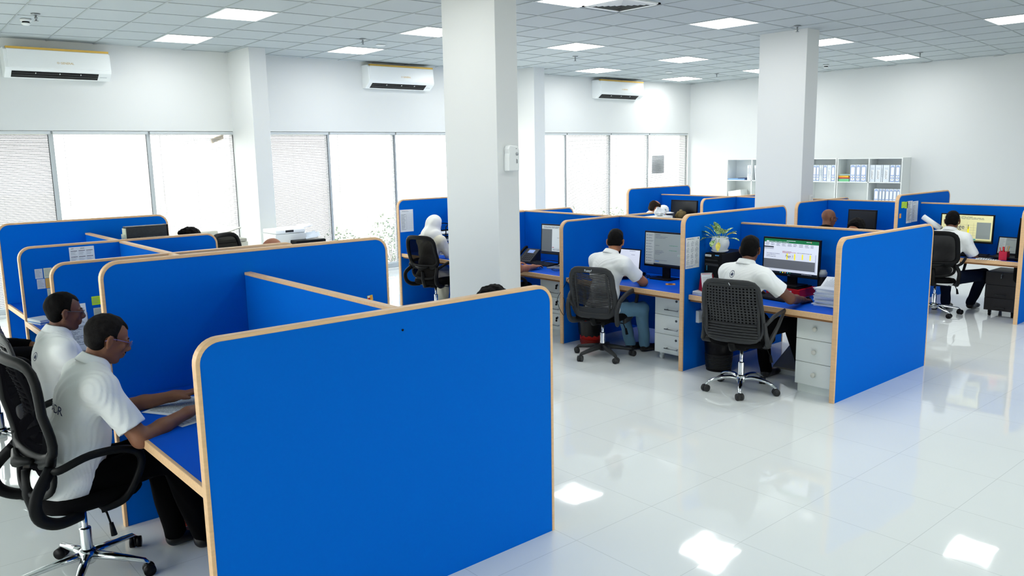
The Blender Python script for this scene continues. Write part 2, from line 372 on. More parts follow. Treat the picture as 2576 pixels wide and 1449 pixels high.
# ceiling lamps
emit = bpy.data.materials.new('lamp_diffuser'); emit.use_nodes = True
e = emit.node_tree; e.nodes.remove(e.nodes['Principled BSDF']); en = e.nodes.new('ShaderNodeEmission'); en.inputs[0].default_value = (1, 1, .985, 1); en.inputs[1].default_value = 11.2
e.links.new(en.outputs[0], e.nodes['Material Output'].inputs[0])
LAMPS = [(0, 7, 'square ceiling panel light, larger of the two at upper left'), (0, 10, 'square ceiling panel light above the left air conditioner'), (4, 7, 'square ceiling panel light cut by the left edge of the near column'), (4, 10, 'square ceiling panel light left of the middle air conditioner'),
         (8, 7, 'square ceiling panel light between the near column and the middle one, nearer sprinkler row'), (8, 10, None), (12, 7, 'square ceiling panel light in the centre right just left of the far column'), (12, 10, 'square ceiling panel light above the far air conditioner'), (16, 10, 'small looking ceiling panel light nearest the room corner'),
         (8, 3, 'large looking ceiling panel light above and left of the far column'), (4, 3, 'ceiling panel light cut by the top edge beside the air vent'), (12, 3, 'ceiling panel light just right of the far column top'), (16, 3, 'ceiling panel light nearest the bookcase wall at right'), (12, -1, 'ceiling panel light cut by the right edge of the picture'), (16, 7, 'ceiling panel light cut by the left side of the far column'),
         (0, 3, None), (8, -1, None), (4, -1, None), (0, -1, None), (4, -5, None), (8, -5, None), (0, -5, None)]
for i, j, lb in LAMPS:
    q = [nod[(i, j)], nod[(i+1, j)], nod[(i+1, j+1)], nod[(i, j+1)]]
    cx0, cy0 = sum(p[0] for p in q)/4, sum(p[1] for p in q)/4
    if not (XL+.3 < cx0 < XR-.3 and YN+.3 < cy0 < YW-.25): continue
    t = thing('ceiling_light', lb or 'unseen ceiling light, %s row from the window wall, %s from the left wall' % (['fourth', 'third', 'second', 'first'][{-5: 0, -1: 1, 3: 2, 7: 3, 10: 3}[j]], ['first', 'second', 'third', 'fourth'][(i+1)//4]), 'light', (cx0, cy0, ZC), 0, 'square ceiling panel lights' if lb else 'ceiling lights out of the picture')
    def sc(p, f): return (cx0*0+(p[0]-cx0)*f, (p[1]-cy0)*f)
    m = MB(); A_ = [sc(p, .975) for p in q]; B_ = [sc(p, .92) for p in q]
    for n_ in range(4):
        l = (n_+1) % 4
        m.add([A_[n_]+(-.004,), A_[l]+(-.004,), B_[l]+(-.004,), B_[n_]+(-.004,), A_[n_]+(.003,), A_[l]+(.003,), B_[l]+(.003,), B_[n_]+(.003,)], [(0, 3, 2, 1), (0, 1, 5, 4), (3, 7, 6, 2)])
    m.build('frame', mat('lamp_frame', '#E6EAEA', .4), t)
    m = MB(); m.add([p+(-.0015,) for p in B_], [(3, 2, 1, 0)]); m.build('diffuser', emit, t)
# ceiling air vent
i, j = 5, 3
q = [nod[(i, j)], nod[(i+1, j)], nod[(i+1, j+1)], nod[(i, j+1)]]
cx0, cy0 = 6.63, 5.90
t = thing('air_vent', 'square louvred air vent in the ceiling at the top edge of the picture', 'vent', (cx0, cy0, ZC))
m = MB()
for r1, r2 in ((.29, .25),):
    for s_ in range(4):
        Mx = Matrix.Rotation(s_*PI/2, 4, 'Z'); m.M = Mx; m.box((-r1, r2, -.012), (r1, r1, .003))
m.M = Matrix.Identity(4); m.build('frame', WHITE, t)
for n_, r_ in enumerate((.22, .175, .13, .085, .04)):
    m = MB()
    for s_ in range(4):
        m.M = Matrix.Rotation(s_*PI/2, 4, 'Z')
        m.add([(-r_-.018, r_+.018, -.004), (r_+.018, r_+.018, -.004), (r_-.006, r_-.006, -.018), (-r_+.006, r_-.006, -.018)], [(0, 1, 2, 3)])
    m.build('louvre', WHITE, t)
m = MB(); m.box((-.25, -.25, -.001), (.25, .25, .002)); m.build('duct_back', mat('duct_dark', '#3B4043', .8), t)
# sprinklers and detectors
for x, y, lb in ((1.975, 9.81, 'ceiling sprinkler head above the left air conditioner near a smoke detector'), (5.70, 9.56, 'ceiling sprinkler head left of the near column'), (9.50, 9.424, 'ceiling sprinkler head between the two free columns'), (14.05, 9.945, 'tiny ceiling sprinkler head far back above the corner'), (9.6, 5.61, 'ceiling sprinkler head right in front of the far column'), (14.016, 5.97, 'ceiling sprinkler head close to the right wall lamp')):
    t = thing('sprinkler', lb, 'sprinkler', (x, y, ZC-.001), 0, 'ceiling sprinkler heads')
    m = MB(); m.lathe([(.045, 0), (.042, -.006), (.02, -.012), (.012, -.02)], 16); m.build('escutcheon', STEEL, t)
    m = MB(); m.cyl((0, 0, -.01), (0, 0, -.065), .009, 8); m.cyl((-.014, 0, -.03), (-.004, 0, -.07), .003, 6); m.cyl((.014, 0, -.03), (.004, 0, -.07), .003, 6)
    m.lathe([(.0, -.068), (.022, -.068), (.024, -.072), (0, -.072)], 14); m.build('deflector', STEEL, t)
for x, y, lb in ((1.956, 10.215, 'white smoke detector above the left air conditioner'), (14.455, 7.839, 'white smoke detector on the ceiling right of the far column')):
    t = thing('smoke_detector', lb, 'detector', (x, y, ZC-.001))
    m = MB(); m.lathe([(.055, 0), (.055, -.018), (.048, -.024)], 24); m.lathe([(.042, -.04), (.046, -.05), (.03, -.062), (.0, -.064)], 24); m.build('body', WHITE, t)
    m = MB(); m.lathe([(.036, -.022), (.036, -.042)], 20); m.build('slots', DARK, t)
for x, y, lb in ((6.196, 9.927, 'flat round ceiling disc beside the lamp left of the near column'), (12.91, 10.25, 'flat round ceiling disc near the far air conditioner')):
    m = MB(); m.lathe([(.07, 0), (.068, -.008), (.05, -.016), (0, -.018)], 24, (x, y, ZC-.001)); tag(m.build('ceiling_disc', WHITE), lb, 'detector')
# air conditioners
def aircon(x0, x1, z0, z1, lb, brand):
    w = x1-x0; t = thing('air_conditioner', lb, 'air conditioner', ((x0+x1)/2, YW, z0), 0, 'split air conditioners high on the window wall')
    hw = w/2; h = z1-z0; d = .235; ac = mat('ac_shell', '#E8ECEC', .3)
    # side profile in (y, z), y towards room is negative
    pr = [(0, 0.012), (0, h), (-.17, h), (-.215, h-.03), (-d, h*.32), (-d+.012, h*.24), (-.10, 0.0)]
    m = MB(); m.prism(pr, lambda u, v, w_: (-hw+2*hw*w_, u, v)); m.build('shell', ac, t, bevel=.008)
    m = MB()
    pf = [(-d-.006, h*.34), (-.225, h-.02), (-.17, h+.004), (-.16, h+.004), (-.21, h-.05), (-d+.005, h*.34)]
    m.prism(pf, lambda u, v, w_: (-hw+.035+(2*hw-.05)*w_, u, v)); m.build('front_panel', ac, t, bevel=.004)
    m = MB(); m.box((-hw+.03, -.226, h-.018), (hw-.015, -.17, h+.008)); m.build('gold_strip', GOLD, t)
    # outlet: recess and louvres on the slanted lower face
    def pt(x, s_, off):  # s_ 0 bottom .. 1 top of slanted face
        y = -.10+(-d+.012+.10)*s_; z = h*.24*s_; n = Vector((0, -(h*.24), -(d-.112))).normalized()
        return (x, y+n.y*off, z+n.z*off)
    m = MB(); m.add([pt(-hw+.07, .12, .001), pt(hw-.15, .12, .001), pt(hw-.15, .92, .001), pt(-hw+.07, .92, .001)], [(0, 1, 2, 3)])
    m.build('outlet', mat('outlet_dark', '#050607', .7), t)
    m = MB()
    for s_ in (.42, .68):
        m.add([pt(-hw+.075, s_, .004), pt(hw-.155, s_, .004), pt(hw-.155, s_+.07, .012), pt(-hw+.075, s_+.07, .012)], [(0, 1, 2, 3)])
    for xx in (-hw*.45, 0, hw*.4): m.box((xx-.003, -.205, .052), (xx+.003, -.16, .066))
    m.build('louvre', ac, t)
    sl = (d+.006-.225)/(h*.66-.02); zz = h*.50
    m = MB(); put_text(m, brand, (-.03, -d-.0075+(zz-h*.34)*sl, zz), (1, 0, 0), Vector((0, sl, 1)).normalized(), .036, 0); m.build('brand_text', GOLD, t)
    m = MB(); P_ = Plane2(m, pt(hw-.13, .45, .001), (1, 0, 0), (0, -.7, .3), (0, -.4, -.9)); P_.lines(0, 0, .09, .02, 1, 0); m.build('indicator_marks', INKL, t)
    return t
aircon(1.95, 3.15, 2.99, 3.35, 'white split air conditioner at the far left of the window wall', 'O GENERAL')
aircon(7.02, 8.30, 3.05, 3.42, 'white split air conditioner in the middle beside the near column', 'O GENERAL')
aircon(12.44, 13.82, 3.05, 3.42, 'white split air conditioner farthest away near the room corner', 'O GENERAL')
# air freshener, switch
t = thing('air_freshener', 'white air freshener dispenser on the right side of the near column', 'dispenser', (4.945, 5.77, 1.80))
m = MB(); m.prism([(-.07, 0), (.06, 0), (.062, .05), (.064, .19), (.05, .225), (-.05, .235), (-.07, .20), (-.062, .16), (-.07, .12)], lambda u, v, w_: (u, -.07*w_, v)); m.build('housing', WHITE, t, bevel=.008)
m = MB(); m.cyl((.032, -.0705, .155), (.032, -.074, .155), .016, 16); m.build('nozzle', mat('nozzle_grey', '#A9AFB0', .5), t)
m = MB(); P_ = Plane2(m, (.04, -.0715, .07), (0, 0, 1), (-1, 0, 0), (0, -1, 0)); P_.lines(0, 0, .06, .02, 2, 0, .5, 2, 3); m.box((.02, -.072, .20), (.03, -.0705, .205)); m.build('print', INK, t)
t = thing('wall_switch', 'small white switch box on the far column beside the cubicles', 'switch', (10.16, 5.65, 1.2))
m = MB(); m.box((-.04, -.02, 0), (.04, 0, .14)); m.build('box', WHITE, t, bevel=.004)
m = MB(); m.box((-.02, -.026, .02), (.02, -.02, .12)); m.build('cover', mat('switch_cover', '#CDD3D3', .4), t)
# ------------------------------------------------------------------ partitions
TH = .036
def outline(u0, u1, z0, z1, r0_, r1_, n=8):
    """top-rounded outline going up the left edge, across and down the right"""
    P_ = [(u0, z0)]
    if r0_: P_ += [(u0+r0_-r0_*math.cos(a), z1-r0_+r0_*math.sin(a)) for a in [PI/2*k/n for k in range(n+1)]]
    else: P_ += [(u0, z1)]
    if r1_: P_ += [(u1-r1_+r1_*math.sin(a), z1-r1_+r1_*math.cos(a)) for a in [PI/2*k/n for k in range(n+1)]]
    else: P_ += [(u1, z1)]
    P_.append((u1, z0)); return P_
def partition(lb, x0, x1, y0, y1, z0, z1, r=.10, ends=(1, 1), group='blue cubicle side panels', name='partition_panel'):
    """along x when y0 == y1, else along y; ends: whether each end has a rounded, edged corner"""
    along_x = y0 == y1
    t = thing(name, lb, 'partition', ((x0+x1)/2, (y0+y1)/2, z0), 0, group)
    L_ = (x1-x0 if along_x else y1-y0)/2; h = z1-z0; tw = .017
    f0 = lambda th: (lambda u, v, w_: (u, (w_-.5)*th, v)) if along_x else (lambda u, v, w_: ((w_-.5)*th, u, v))
    m = MB(); a0 = tw if ends[0] else 0; a1 = tw if ends[1] else 0
    pi = outline(-L_+a0, L_-a1, 0, h-tw, (r-tw) if ends[0] else 0, (r-tw) if ends[1] else 0)
    m.prism(pi, f0(TH)); m.build('board', BLUE, t)
    po = outline(-L_, L_, 0, h, r if ends[0] else 0, r if ends[1] else 0)
    pi = outline(-L_+a0, L_-a1, 0, h-tw, (r-tw) if ends[0] else 0, (r-tw) if ends[1] else 0)
    if not ends[0]: po = po[1:]; pi = pi[1:]
    if not ends[1]: po = po[:-1]; pi = pi[:-1]
    m = MB(); f = f0(TH+.005); n = len(po)
    vs = [f(u, v, w_) for w_ in (0, 1) for u, v in po] + [f(u, v, w_) for w_ in (0, 1) for u, v in pi]
    fs = []
    for k in range(n-1):
        a, b_, c, d = k, k+1, n+k, n+k+1; e, g_, h_, i_ = 2*n+k, 2*n+k+1, 3*n+k, 3*n+k+1
        fs += [(a, b_, g_, e), (c, h_, i_, d), (a, c, d, b_), (e, g_, i_, h_)]
    fs += [(0, 2*n, 3*n, n), (n-1, 2*n-1, 4*n-1, 3*n-1)]
    m.add(vs, fs); m.build('edge_trim', WOOD if along_x else WOODH, t, bevel=.003)
    return t
SP = 'blue cubicle side panels'
A_Y = (2.911, 4.51, 5.83, 7.04, 8.09); A_X = ((.97, 2.745), (1.065, 2.79), (1.09, 2.80), (1.115, 2.635), (1.15, 2.565)); A_Z = (1.312, 1.443, 1.315, 1.325, 1.445)
A_LB = ('largest blue partition panel in the foreground with rounded birch edge', 'tall blue partition panel behind the grey haired man, second from the front', 'blue panel with the lime sticky note, just behind the tall second one', 'blue panel of the left cubicles carrying a printed calendar and sticky notes', 'tall blue panel farthest left in front of the first windows')
for k in range(5): partition(A_LB[k], A_X[k][0], A_X[k][1], A_Y[k], A_Y[k], 0, A_Z[k], .095)
B_Y = (2.974, 4.369, 5.89, 7.41, 8.96); B_X = ((5.79, 7.44), (5.72, 7.385), (5.715, 7.40), (5.74, 7.41), (5.74, 7.40)); B_Z = (1.288, 1.405, 1.277, 1.269, 1.395)
B_LB = ('bright blue end panel of the middle cubicle row beside the open floor', 'tall blue panel with a wall calendar behind the potted plant', 'blue panel with birch edge left of the man in jeans', 'blue panel mostly hidden behind the near column', 'tall blue panel with a pinned sheet behind the woman in a headscarf')
for k in range(5): partition(B_LB[k], B_X[k][0], B_X[k][1], B_Y[k], B_Y[k], 0, B_Z[k], .095)
C_Y = (3.0, 4.36, 5.60, 7.05, 8.40); C_X = ((9.86, 11.45), (9.85, 11.37), (9.72, 11.12), (9.66, 11.30), (9.60, 11.175)); C_Z = (1.27, 1.387, 1.268, 1.272, 1.392)
C_LB = ('blue end panel cut by the right edge of the picture', 'tall blue panel with lime notes and pinned sheets at right', 'blue panel peeping out just right of the far column in front of the bookcase', 'low blue panel at left of the far column in the rear row', 'tall blue panel in the rear row under the last windows')
for k in range(5): partition(C_LB[k], C_X[k][0], C_X[k][1], C_Y[k], C_Y[k], 0, C_Z[k], .095)
# dividers run between the side panels
def divider(lb, x, ya, yb, z0, z1): partition(lb, x, x, ya+TH/2+.003, yb-TH/2-.003, z0, z1, 0, (0, 0), 'blue divider boards between facing desks', 'desk_divider')
divider('blue divider with pale birch top running out from the foreground panel', 1.845, 2.911, 4.51, .02, 1.312)
divider('blue divider between the tall second panel and the lime note panel', 1.85, 4.51, 5.83, .02, 1.312)
divider('blue divider between the calendar panel and the lime note panel', 1.855, 5.83, 7.04, .02, 1.315)
divider('blue divider in front of the black marbled binder', 1.85, 7.04, 8.09, .02, 1.318)
divider('blue divider behind the monitor showing a spreadsheet', 6.60, 2.974, 4.369, .60, 1.283)
divider('blue divider behind the monitor of the man in jeans', 6.60, 4.369, 5.89, .10, 1.280)
divider('blue divider behind the desk telephone', 6.58, 5.89, 7.41, .10, 1.274)
divider('blue divider hidden behind the near column', 6.57, 7.41, 8.96, .10, 1.274)
divider('blue divider behind the yellowish spreadsheet screen at right', 10.50, 3.0, 4.36, .60, 1.268)
divider('blue divider behind the blank black monitor right of the far column', 10.52, 4.36, 5.60, .10, 1.270)
divider('blue divider passing behind the far column', 10.52, 5.60, 7.05, .10, 1.270)
divider('blue divider behind the blank black monitor of the rear row', 10.42, 7.05, 8.40, .10, 1.272)
# desks
def desk(lb, x0, x1, ya, yb, zt, side):
    """side -1: sitter at smaller x; open edge trimmed in birch"""
    t = thing('desk', lb, 'desk', ((x0+x1)/2, (ya+yb)/2, 0), 0, 'blue cubicle desks'); hx = (x1-x0)/2; hy = (yb-ya)/2-TH/2-.004
    m = MB(); m.box((-hx+(.012 if side < 0 else 0), -hy, zt-.032), (hx-(.012 if side > 0 else 0), hy, zt)); m.build('top', mat('blue_desk_top', (.0, .09, .58), .45, spec=.08), t)
    e = -hx if side < 0 else hx; s_ = -1 if side < 0 else 1
    m = MB(); m.box((e-s_*.0125, -hy, zt-.042), (e+s_*.006, hy, zt+.001)); m.build('edge_trim', WOODH, t, bevel=.003)
    m = MB(); m.box((e-s_*.02, -hy, zt-.062), (e-s_*.05, hy, zt-.033)); m.build('apron', mat('raw_wood', '#9C6B3C', .6, var=.2), t)
    return t
DZA, DZB, DZC = .715, .69, .68
desk('blue desk of the grey haired man in the foreground', 1.0, 1.82, 2.911, 4.51, DZA, -1)
desk('blue desk of the second man, with papers and a document stand', 1.08, 1.825, 4.51, 5.83, DZA, -1)
desk('blue desk behind the two men at left, with a small paper stack', 1.12, 1.83, 5.83, 7.04, .76, -1)
desk('blue desk in the farthest left cubicle', 1.17, 1.83, 7.04, 8.09, .75, -1)
desk('blue desk with the spreadsheet monitor and paper pile', 5.80, 6.575, 2.974, 4.369, DZB, -1)
desk('blue desk with an orange coaster and a black laptop', 5.77, 6.575, 4.369, 5.89, DZB, -1)
desk('blue desk with the telephone beside the near column', 5.77, 6.555, 5.89, 7.41, DZB, -1)
desk('blue desk in front of the woman in a headscarf', 5.77, 6.545, 7.41, 8.96, DZB, -1)
desk('blue desk with the red pen cup at right', 9.93, 10.475, 3.0, 4.36, DZC, -1)
desk('blue desk of the bald man in the dark suit', 9.86, 10.495, 4.36, 5.60, DZC, -1)
desk('blue desk of the man bending down in the rear row', 9.72, 10.395, 7.05, 8.40, DZC, -1)
desk('blue desk on the far side behind the plant row', 6.625, 7.40, 4.369, 5.89, DZB, 1)
desk('blue desk on the far side behind the end panel', 6.625, 7.40, 2.974, 4.369, DZB, 1)
# pedestals
def pedestal(lb, x, y, w, d, h, style, nd=3, m_=PEDW, z=.0, plinth=True, gap=GREYP):
    """front faces -x, at x"""
    t = thing('drawer_pedestal', lb, 'drawers', (x, y, 0), 0, 'drawer pedestals under the desks')
    z0 = .07
    m = MB(); m.box((.018, -w/2, z0), (d, w/2, h)); m.build('body', m_, t, bevel=.002)
    m = MB()
    if plinth: m.box((.03, -w/2+.01, 0.0), (d-.02, w/2-.01, z0)); m.build('plinth', m_, t)
    else:
        for q in ((.05, -w/2+.05), (.05, w/2-.05), (d-.05, -w/2+.05), (d-.05, w/2-.05)):
            m = MB(); m.cyl((q[0], q[1]-.01, .026), (q[0], q[1]+.01, .026), .026, 14); m.box((q[0]-.015, q[1]-.015, .04), (q[0]+.015, q[1]+.015, z0)); m.build('caster', WHITE if m_ is PEDW else DARK, t)
    dh = (h-z0)/nd
    for k in range(nd):
        a, b_ = z0+dh*k+.002, z0+dh*(k+1)-.002
        m = MB(); m.box((0, -w/2, a), (.018, w/2, b_)); dr = m.build('drawer', m_, t, bevel=.0015)
        zc = (a+b_)/2
        if style == 'knob':
            m = MB(); m.M = Matrix.Translation((0, 0, zc)) @ Matrix.Rotation(-PI/2, 4, 'Y'); m.lathe([(.008, 0), (.008, .012), (.019, .016), (.019, .026), (.014, .031), (0, .032)], 20); m.build('knob', mat('ivory_knob', '#D9D8CC', .35), dr)
        else:
            dark = style == 'dark'
            m = MB(); hz = zc-.035
            m.cyl((-.03, -w*.18, hz), (-.03, w*.18, hz), .005, 8); m.cyl((0, -w*.14, hz), (-.03, -w*.14, hz), .004, 8); m.cyl((0, w*.14, hz), (-.03, w*.14, hz), .004, 8)
            if not dark or k < nd-1: m.build('handle', STEEL if not dark else GREYP, dr)
            if not dark or k == nd-1:
                m = MB(); m.cyl((.001, 0 if dark else -w*.1, zc+.05), (-.006, 0 if dark else -w*.1, zc+.05), .011, 14)
                m.build('lock', mat('lock_metal', '#5B5F62', .3, .8), dr)
            if style == 'keys' or (dark and k == nd-1):
                m = MB(); y_ = 0 if dark else -w*.1
                m.box((-.03, y_-.002, zc+.03), (-.006, y_+.002, zc+.055)); m.cyl((-.022, y_-.004, zc+.018), (-.022, y_+.004, zc+.018), .011, 12); m.build('key', STEEL if dark else DARK, dr)
    return t
pedestal('white three drawer pedestal with round knobs beside the end panel', 5.90, 3.185, .33, .50, .635, 'knob')
pedestal('white pedestal with bar handles right of the man in jeans', 5.92, 4.615, .42, .48, .625, 'bar', plinth=False)
pedestal('white pedestal with keys hanging in the locks beside the near column', 5.92, 6.20, .45, .48, .60, 'keys')
pedestal('black three drawer pedestal on casters under the desk at the right edge', 10.17, 3.26, .34, .45, .52, 'dark', m_=mat('black_wood', '#141011', .55, var=.2), plinth=False)
pedestal('white pedestal at the calendar panel, half hidden behind the men', 1.17, 6.90, .22, .45, .60, 'bar')

# ------------------------------------------------------------------ chairs
def caster(x, y, t, m_=DARK):
    m = MB(); a = math.atan2(y, x)+.6; d = Vector((math.cos(a), math.sin(a), 0)); n = Vector((-d.y, d.x, 0)); c = Vector((x, y, .028))
    for s_ in (-1, 1): m.cyl(c+n*s_*.008, c+n*s_*.026, .028, 16)
    m.cyl(c-n*.007, c+n*.007, .024, 12); m.tube([c+Vector((0, 0, .0))+d*-.012, c+Vector((0, 0, .032))], .012, 8)
    m.build('caster', m_, t)
def chair(lb, x, y, rz, back='mesh', base='straight', top=1.0, grp='office swivel chairs', brot=0, seat_z=.46, bw=.48, arms='loop', mark=None, tilt=.09, bx=-.225):
    GREYP = globals()['GREYP'] if back != 'mesh' else BLACK
    t = thing('office_chair', lb, 'chair', (x, y, 0), rz, grp)
    br = .29
    bm_ = CHROME if base in ('straight', 'curved') else GREYP
    for k in range(5):
        a = brot+2*PI*k/5; d = Vector((math.cos(a), math.sin(a), 0)); m = MB()
        if base == 'curved':
            p = [d*.03+Vector((0, 0, .10)), d*.10+Vector((0, 0, .118)), d*.20+Vector((0, 0, .105)), d*.26+Vector((0, 0, .08)), d*br+Vector((0, 0, .056))]
            m.tube(smooth_path(p, 4), [.021]*8+[.018]*5+[.013]*4, 10, flat=.7)
        else:
            p = [d*.02+Vector((0, 0, .105)), d*.12+Vector((0, 0, .095)), d*(br-.02)+Vector((0, 0, .072)), d*br+Vector((0, 0, .055))]
            m.tube(p, [.026, .022, .015, .012] if base == 'straight' else [.035, .028, .02, .014], 8 if base == 'straight' else 6, flat=.8)
        m.build('base_arm', bm_, t); caster(d.x*br, d.y*br, t, DARK if base == 'straight' else GREYP)
    m = MB(); m.lathe([(.03, .065), (.042, .085), (.042, .115), (.032, .135), (0, .14)], 20); m.build('hub', bm_, t)
    m = MB(); m.lathe([(.026, .12), (.026, .125), (.026, .236), (.0255, .24), (.015, .242), (.014, .244), (.014, .25), (.014, seat_z-.10)], 16); m.build('gas_lift', CHROME, t)
    m = MB(); m.box((-.10, -.07, seat_z-.115), (.10, .07, seat_z-.06)); m.build('tilt_mechanism', BLACK, t, bevel=.01)
    m = MB(); m.tube([(.03, -.06, seat_z-.10), (.03, -.20, seat_z-.105), (.035, -.225, seat_z-.16)], .005, 8); m.tube([(.035, -.225, seat_z-.15), (.04, -.235, seat_z-.21)], [.009, .014], 10); m.build('height_lever', BLACK, t)
    m = MB(); m.pad((.01, 0, seat_z-.065), .46, .48, .07, rnd_=.025, crown=.006); m.build('seat', FAB, t)
    zb = seat_z+(.03 if back == 'mesh' else -.015); h = top-zb; xb = bx
    def B(s_, q):
        w = bw/2*(1-.10*max(0, q-.3)-.12*max(0, .3-q)*3*.6)
        x_ = xb-tilt*h/.5*q*.8+.025*math.sin(PI*min(1, q*1.6))+.035*s_*s_
        return Vector((x_, s_*w, zb+h*q))
    def rr_(n, k0=0, k1=1, ins=0, q0=0, q1=1, e=5):
        out = []
        for k in range(n):
            a = 2*PI*(k0+(k1-k0)*k/n); ca, sa = math.cos(a), math.sin(a); r_ = (abs(ca)**e+abs(sa)**e)**(-1/e)*(1-ins)
            out.append(B(r_*ca, q0+(q1-q0)*(.5+.5*r_*sa)))
        return out
    def grid(q0, q1, ins, nu=14, nv=14, e=5, off=0):
        vs = []; fs = []
        for a in range(nu+1):
            for c in range(nv+1):
                u = -1+2*a/nu; v = -1+2*c/nv
                # square to superellipse
                r_ = 1.0
                lim = (1-abs(v)**e)**(1/e) if abs(v) < 1 else 0
                lim = max(lim, .72)
                p = B(u*lim*(1-ins), q0+(q1-q0)*(.5+.5*v*(1-ins))); vs.append((p.x+off, p.y, p.z))
        for a in range(nu):
            for c in range(nv):
                i_ = a*(nv+1)+c; fs.append((i_, i_+1, i_+nv+2, i_+nv+1))
        return vs, fs
    if back == 'mesh':
        q0 = .26
        m = MB(); m.tube(rr_(44, q0=q0, q1=1, ins=.03), .026, 10, closed=True, up=(1, 0, 0), flat=.75)
        # lower lumbar loop
        m.tube(rr_(32, q0=-.04, q1=.30, ins=.12, e=2.6), .016, 10, closed=True, up=(1, 0, 0), flat=.8)
        for s_ in (-1, 1): m.tube([B(s_*.9, .36), B(s_*.80, .26), B(s_*.5, .22)], [.02, .024, .018], 8)
        m.build('back_frame', GREYP, t)
        vs, fs = grid(q0, 1, .05); m = MB(); m.add(vs, fs, 0, True); m.build('mesh_fabric', MESHM, t)
        vs, fs = grid(-.02, .28, .2, e=2.6); m = MB(); m.add(vs, fs, 0, True); m.build('lumbar_fabric', MESHM, t)
        m = MB(); c = B(0, .25); m.tube([B(-.45, .27)+Vector((-.03, 0, 0)), c+Vector((-.05, 0, -.01)), B(.45, .27)+Vector((-.03, 0, 0))], [.012, .026, .012], 10); m.build('lumbar_bracket', BLACK, t)
    elif back == 'dots':
        m = MB(); m.tube(rr_(44, ins=.03, e=6), .018, 10, closed=True, up=(1, 0, 0), flat=.7); m.build('back_frame', GREYP, t)
        m = MB(); nu, nv = 15, 13; q_lo, q_hi = .30, .90
        def cell(u0, u1, v0, v1):
            c = ((u0+u1)/2, (v0+v1)/2); n = 8; out = []; inn = []
            sq = [(u0, (v0+v1)/2), (u0, v0), (c[0], v0), (u1, v0), (u1, c[1]), (u1, v1), (c[0], v1), (u0, v1)]
            for k in range(8):
                a = PI+2*PI*k/8; out.append(B(*sq[k])); inn.append(B(c[0]+math.cos(a)*(u1-u0)*.30, c[1]+math.sin(a)*(v1-v0)*.30))
            m.add(out+inn, [(k, (k+1) % 8, 8+(k+1) % 8, 8+k) for k in range(8)])
        for a in range(nu):
            for c in range(nv): cell(-.86+1.72*a/nu, -.86+1.72*(a+1)/nu, q_lo+(q_hi-q_lo)*c/nv, q_lo+(q_hi-q_lo)*(c+1)/nv)
        def strip(u0, u1, v0, v1, n=8, off=0):
            vs = []; fs = []
            for a in range(n+1):
                for c in (v0, v1): p = B(u0+(u1-u0)*a/n, c); vs.append((p.x+off, p.y, p.z))
            m.add(vs, [(2*a, 2*a+1, 2*a+3, 2*a+2) for a in range(n)], 0, True)
        strip(-.86, .86, q_hi, .97); strip(-.95, -.86, .05, .93, 1); strip(.86, .95, .05, .93, 1)
        m.build('perforated_back', GREYP, t, solid=.008)
        m = MB()
        for k in range(6):
            v0 = .03+k*.045; vs = []; fs = []
            for a in range(13):
                u = -.86+1.72*a/12
                for dq, off in ((0, -.004), (.022, -.014), (.045, -.004)): p = B(u, v0+dq); vs.append((p.x+off, p.y, p.z))
            m.add(vs, [(3*a+c, 3*a+c+1, 3*a+c+4, 3*a+c+3) for a in range(12) for c in range(2)], 0, True)
        m.build('ribbed_lumbar', GREYP, t, solid=.006)
        vs, fs = grid(.04, .97, .05, e=6, off=.022); m = MB(); m.add(vs, fs, 0, True); m.build('inner_mesh', FAB, t, solid=.002)
    elif back in ('chevron', 'slats'):
        m = MB(); m.tube(rr_(48, ins=.06, e=6), .030, 10, closed=True, up=(1, 0, 0), flat=.45)
        m.build('back_frame', GREYP, t)
        m = MB(); vs = []
        for c in range(2):
            pass
        n_ = 20 if back == 'chevron' else 15
        for k in range(n_):
            q = .21+.64*k/(n_-1) if back == 'chevron' else .12+.78*k/(n_-1)
            pts_ = []
            for a in range(13):
                u = -.9+1.8*a/12; dz = (.05*abs(u)-.0) if back == 'chevron' else 0
                pts_.append(B(u, q+dz*1.6)+Vector((.004*math.sin(a*3), 0, 0)))
            m.tube(pts_, .0105 if back == 'chevron' else .011, 6, flat=.5, up=(0, 0, 1), caps=False)
        m.build('ribs', GREYP, t)
        vs, fs = grid(.04, .97, .06, e=6, off=.012); m = MB(); m.add(vs, fs, 0, True); m.build('mesh_fabric', MESHT, t)
        m = MB()
        for u in (-.42, 0, .42) if back == 'slats' else (-.72, .72):
            m.tube([B(u, .08+.1*k) for k in range(9)], .007 if back == 'slats' else .012, 6)
        m.build('upright_ribs', GREYP, t)
        vs, fs = grid(.02, .20, .08, e=6); m = MB(); m.add(vs, fs, 0, True); m.build('back_panel', GREYP, t, solid=.01)
        vs, fs = grid(.90, .985, .08, e=6); m = MB(); m.add(vs, fs, 0, True); m.build('head_panel', GREYP, t, solid=.01)
    m = MB()
    m.tube([(-.10, 0, seat_z-.08), (-.20, 0, seat_z-.075), B(0, .0)+Vector((.0, 0, -.01))]+([B(0, .16)+Vector((-.015, 0, 0))] if back == 'mesh' else []), [.03, .03, .03, .02][:4 if back == 'mesh' else 3], 8, up=(0, 1, 0)); m.build('back_support', BLACK, t)
